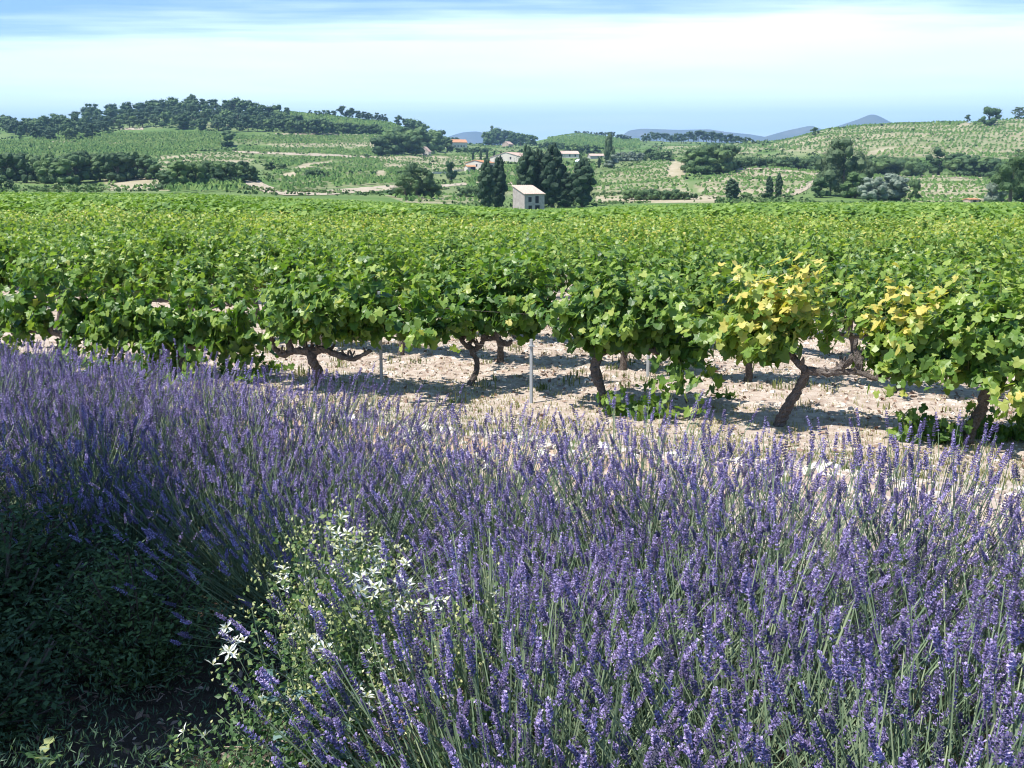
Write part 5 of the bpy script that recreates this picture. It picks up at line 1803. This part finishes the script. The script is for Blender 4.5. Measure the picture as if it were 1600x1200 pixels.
for x, y, w, h, lab in ((-1.72, 3.22, .95, .62, 'dark leafy bush at the back of the shaded hollow'), (-1.22, 3.05, .7, .50, 'dark leafy bush at the right rim of the shaded hollow'),
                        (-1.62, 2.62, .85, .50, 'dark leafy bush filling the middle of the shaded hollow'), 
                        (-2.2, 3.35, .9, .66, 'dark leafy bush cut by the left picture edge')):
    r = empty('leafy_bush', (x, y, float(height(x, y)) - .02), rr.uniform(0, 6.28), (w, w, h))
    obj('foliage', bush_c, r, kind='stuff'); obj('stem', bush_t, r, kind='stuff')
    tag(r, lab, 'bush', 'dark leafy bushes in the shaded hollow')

# dry litter and dim undergrowth in the bottom left hollow
rng = np.random.default_rng(77)
n = 2600
x = rng.uniform(-2.4, -.1, n); y = rng.uniform(2.0, 4.2, n)
z = height(x, y)
P = np.stack([x, y, z + rng.uniform(0, .03, n)], 1)
R = frames(norm(rng.normal(size=(n, 3)) * .5 + [0, 0, 1]), rng.normal(size=(n, 3)))
v, f, t = inst(DIAM * [.8, 1, 1], DIAM_F, P, R, rng.uniform(.012, .04, n), rng.random(n))
C = np.stack([x[:500], y[:500], z[:500] + .01], 1)[:, None] + np.cumsum(rng.normal(size=(500, 4, 3)) * [.022, .022, .014], 1) + [0, 0, .02]
tv, tf = thin_tubes(C, np.full((500, 4), .0016))
o = obj('leaf_litter', make_mesh('leaf_litter', [(v, f, t, 0), (tv, tf, np.full(len(tv), .7), 0)], [M['litter']]), kind='stuff')
tag(o, 'dry leaves and twigs on the dark ground at bottom left', 'leaf litter')
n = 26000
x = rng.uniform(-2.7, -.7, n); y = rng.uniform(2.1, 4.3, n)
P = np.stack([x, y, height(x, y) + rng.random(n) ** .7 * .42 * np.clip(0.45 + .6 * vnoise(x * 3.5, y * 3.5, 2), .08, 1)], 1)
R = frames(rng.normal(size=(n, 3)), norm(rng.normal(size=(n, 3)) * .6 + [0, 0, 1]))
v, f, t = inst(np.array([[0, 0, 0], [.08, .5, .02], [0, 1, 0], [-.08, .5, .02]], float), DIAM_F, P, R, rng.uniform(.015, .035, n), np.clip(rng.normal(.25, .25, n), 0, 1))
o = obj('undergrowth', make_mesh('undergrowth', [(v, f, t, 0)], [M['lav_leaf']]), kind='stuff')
tag(o, 'dim leafy undergrowth in the shaded hollow at left', 'undergrowth')

# small unseen tree, added so that its shade darkens the hollow
me, tr_ = tree_meshes('oak', 2, 0)
tx, ty = -2.66, 2.48
tz = float(height(tx, ty))
r = empty('added_shade_tree', (tx, ty, tz), .4)
co = obj('crown', me, r, loc=(0, 0, 1.55)); co.scale = (2.25, 2.1, 2.0)
obj('trunk', make_mesh('trunk', tube_chunks([(0, 0, -.1), (.03, .02, .8), (-.02, 0, 1.6), (.02, .03, 2.5)], [.07, .055, .045, .02], sides=8, knob=.1), [M['tree_bark']]), r)
tag(r, 'small dense unseen tree added to shade the hollow at the left', 'tree')

# ------------------------------------------------------------------ air
hm = bpy.data.materials.new('haze_air')
hm.use_nodes = True
hn = hm.node_tree
for nd in list(hn.nodes):
    if nd.type != 'OUTPUT_MATERIAL': hn.nodes.remove(nd)
pv = hn.nodes.new('ShaderNodeVolumePrincipled')
pv.inputs['Color'].default_value = (0.40, 0.66, 1.0, 1)
pv.inputs['Density'].default_value = 1.45e-4
pv.inputs['Anisotropy'].default_value = 0.0
hn.links.new(pv.outputs[0], hn.nodes['Material Output'].inputs['Volume'])
V, Fq, T, mi = box_chunk(-9600, 9600, -9600, 9600, -420, 560)
obj('haze', make_mesh('haze', [(V, Fq, T, 0)], [hm]), kind='stuff')
print('total tris', sum(len(m.polygons) for m in bpy.data.meshes))
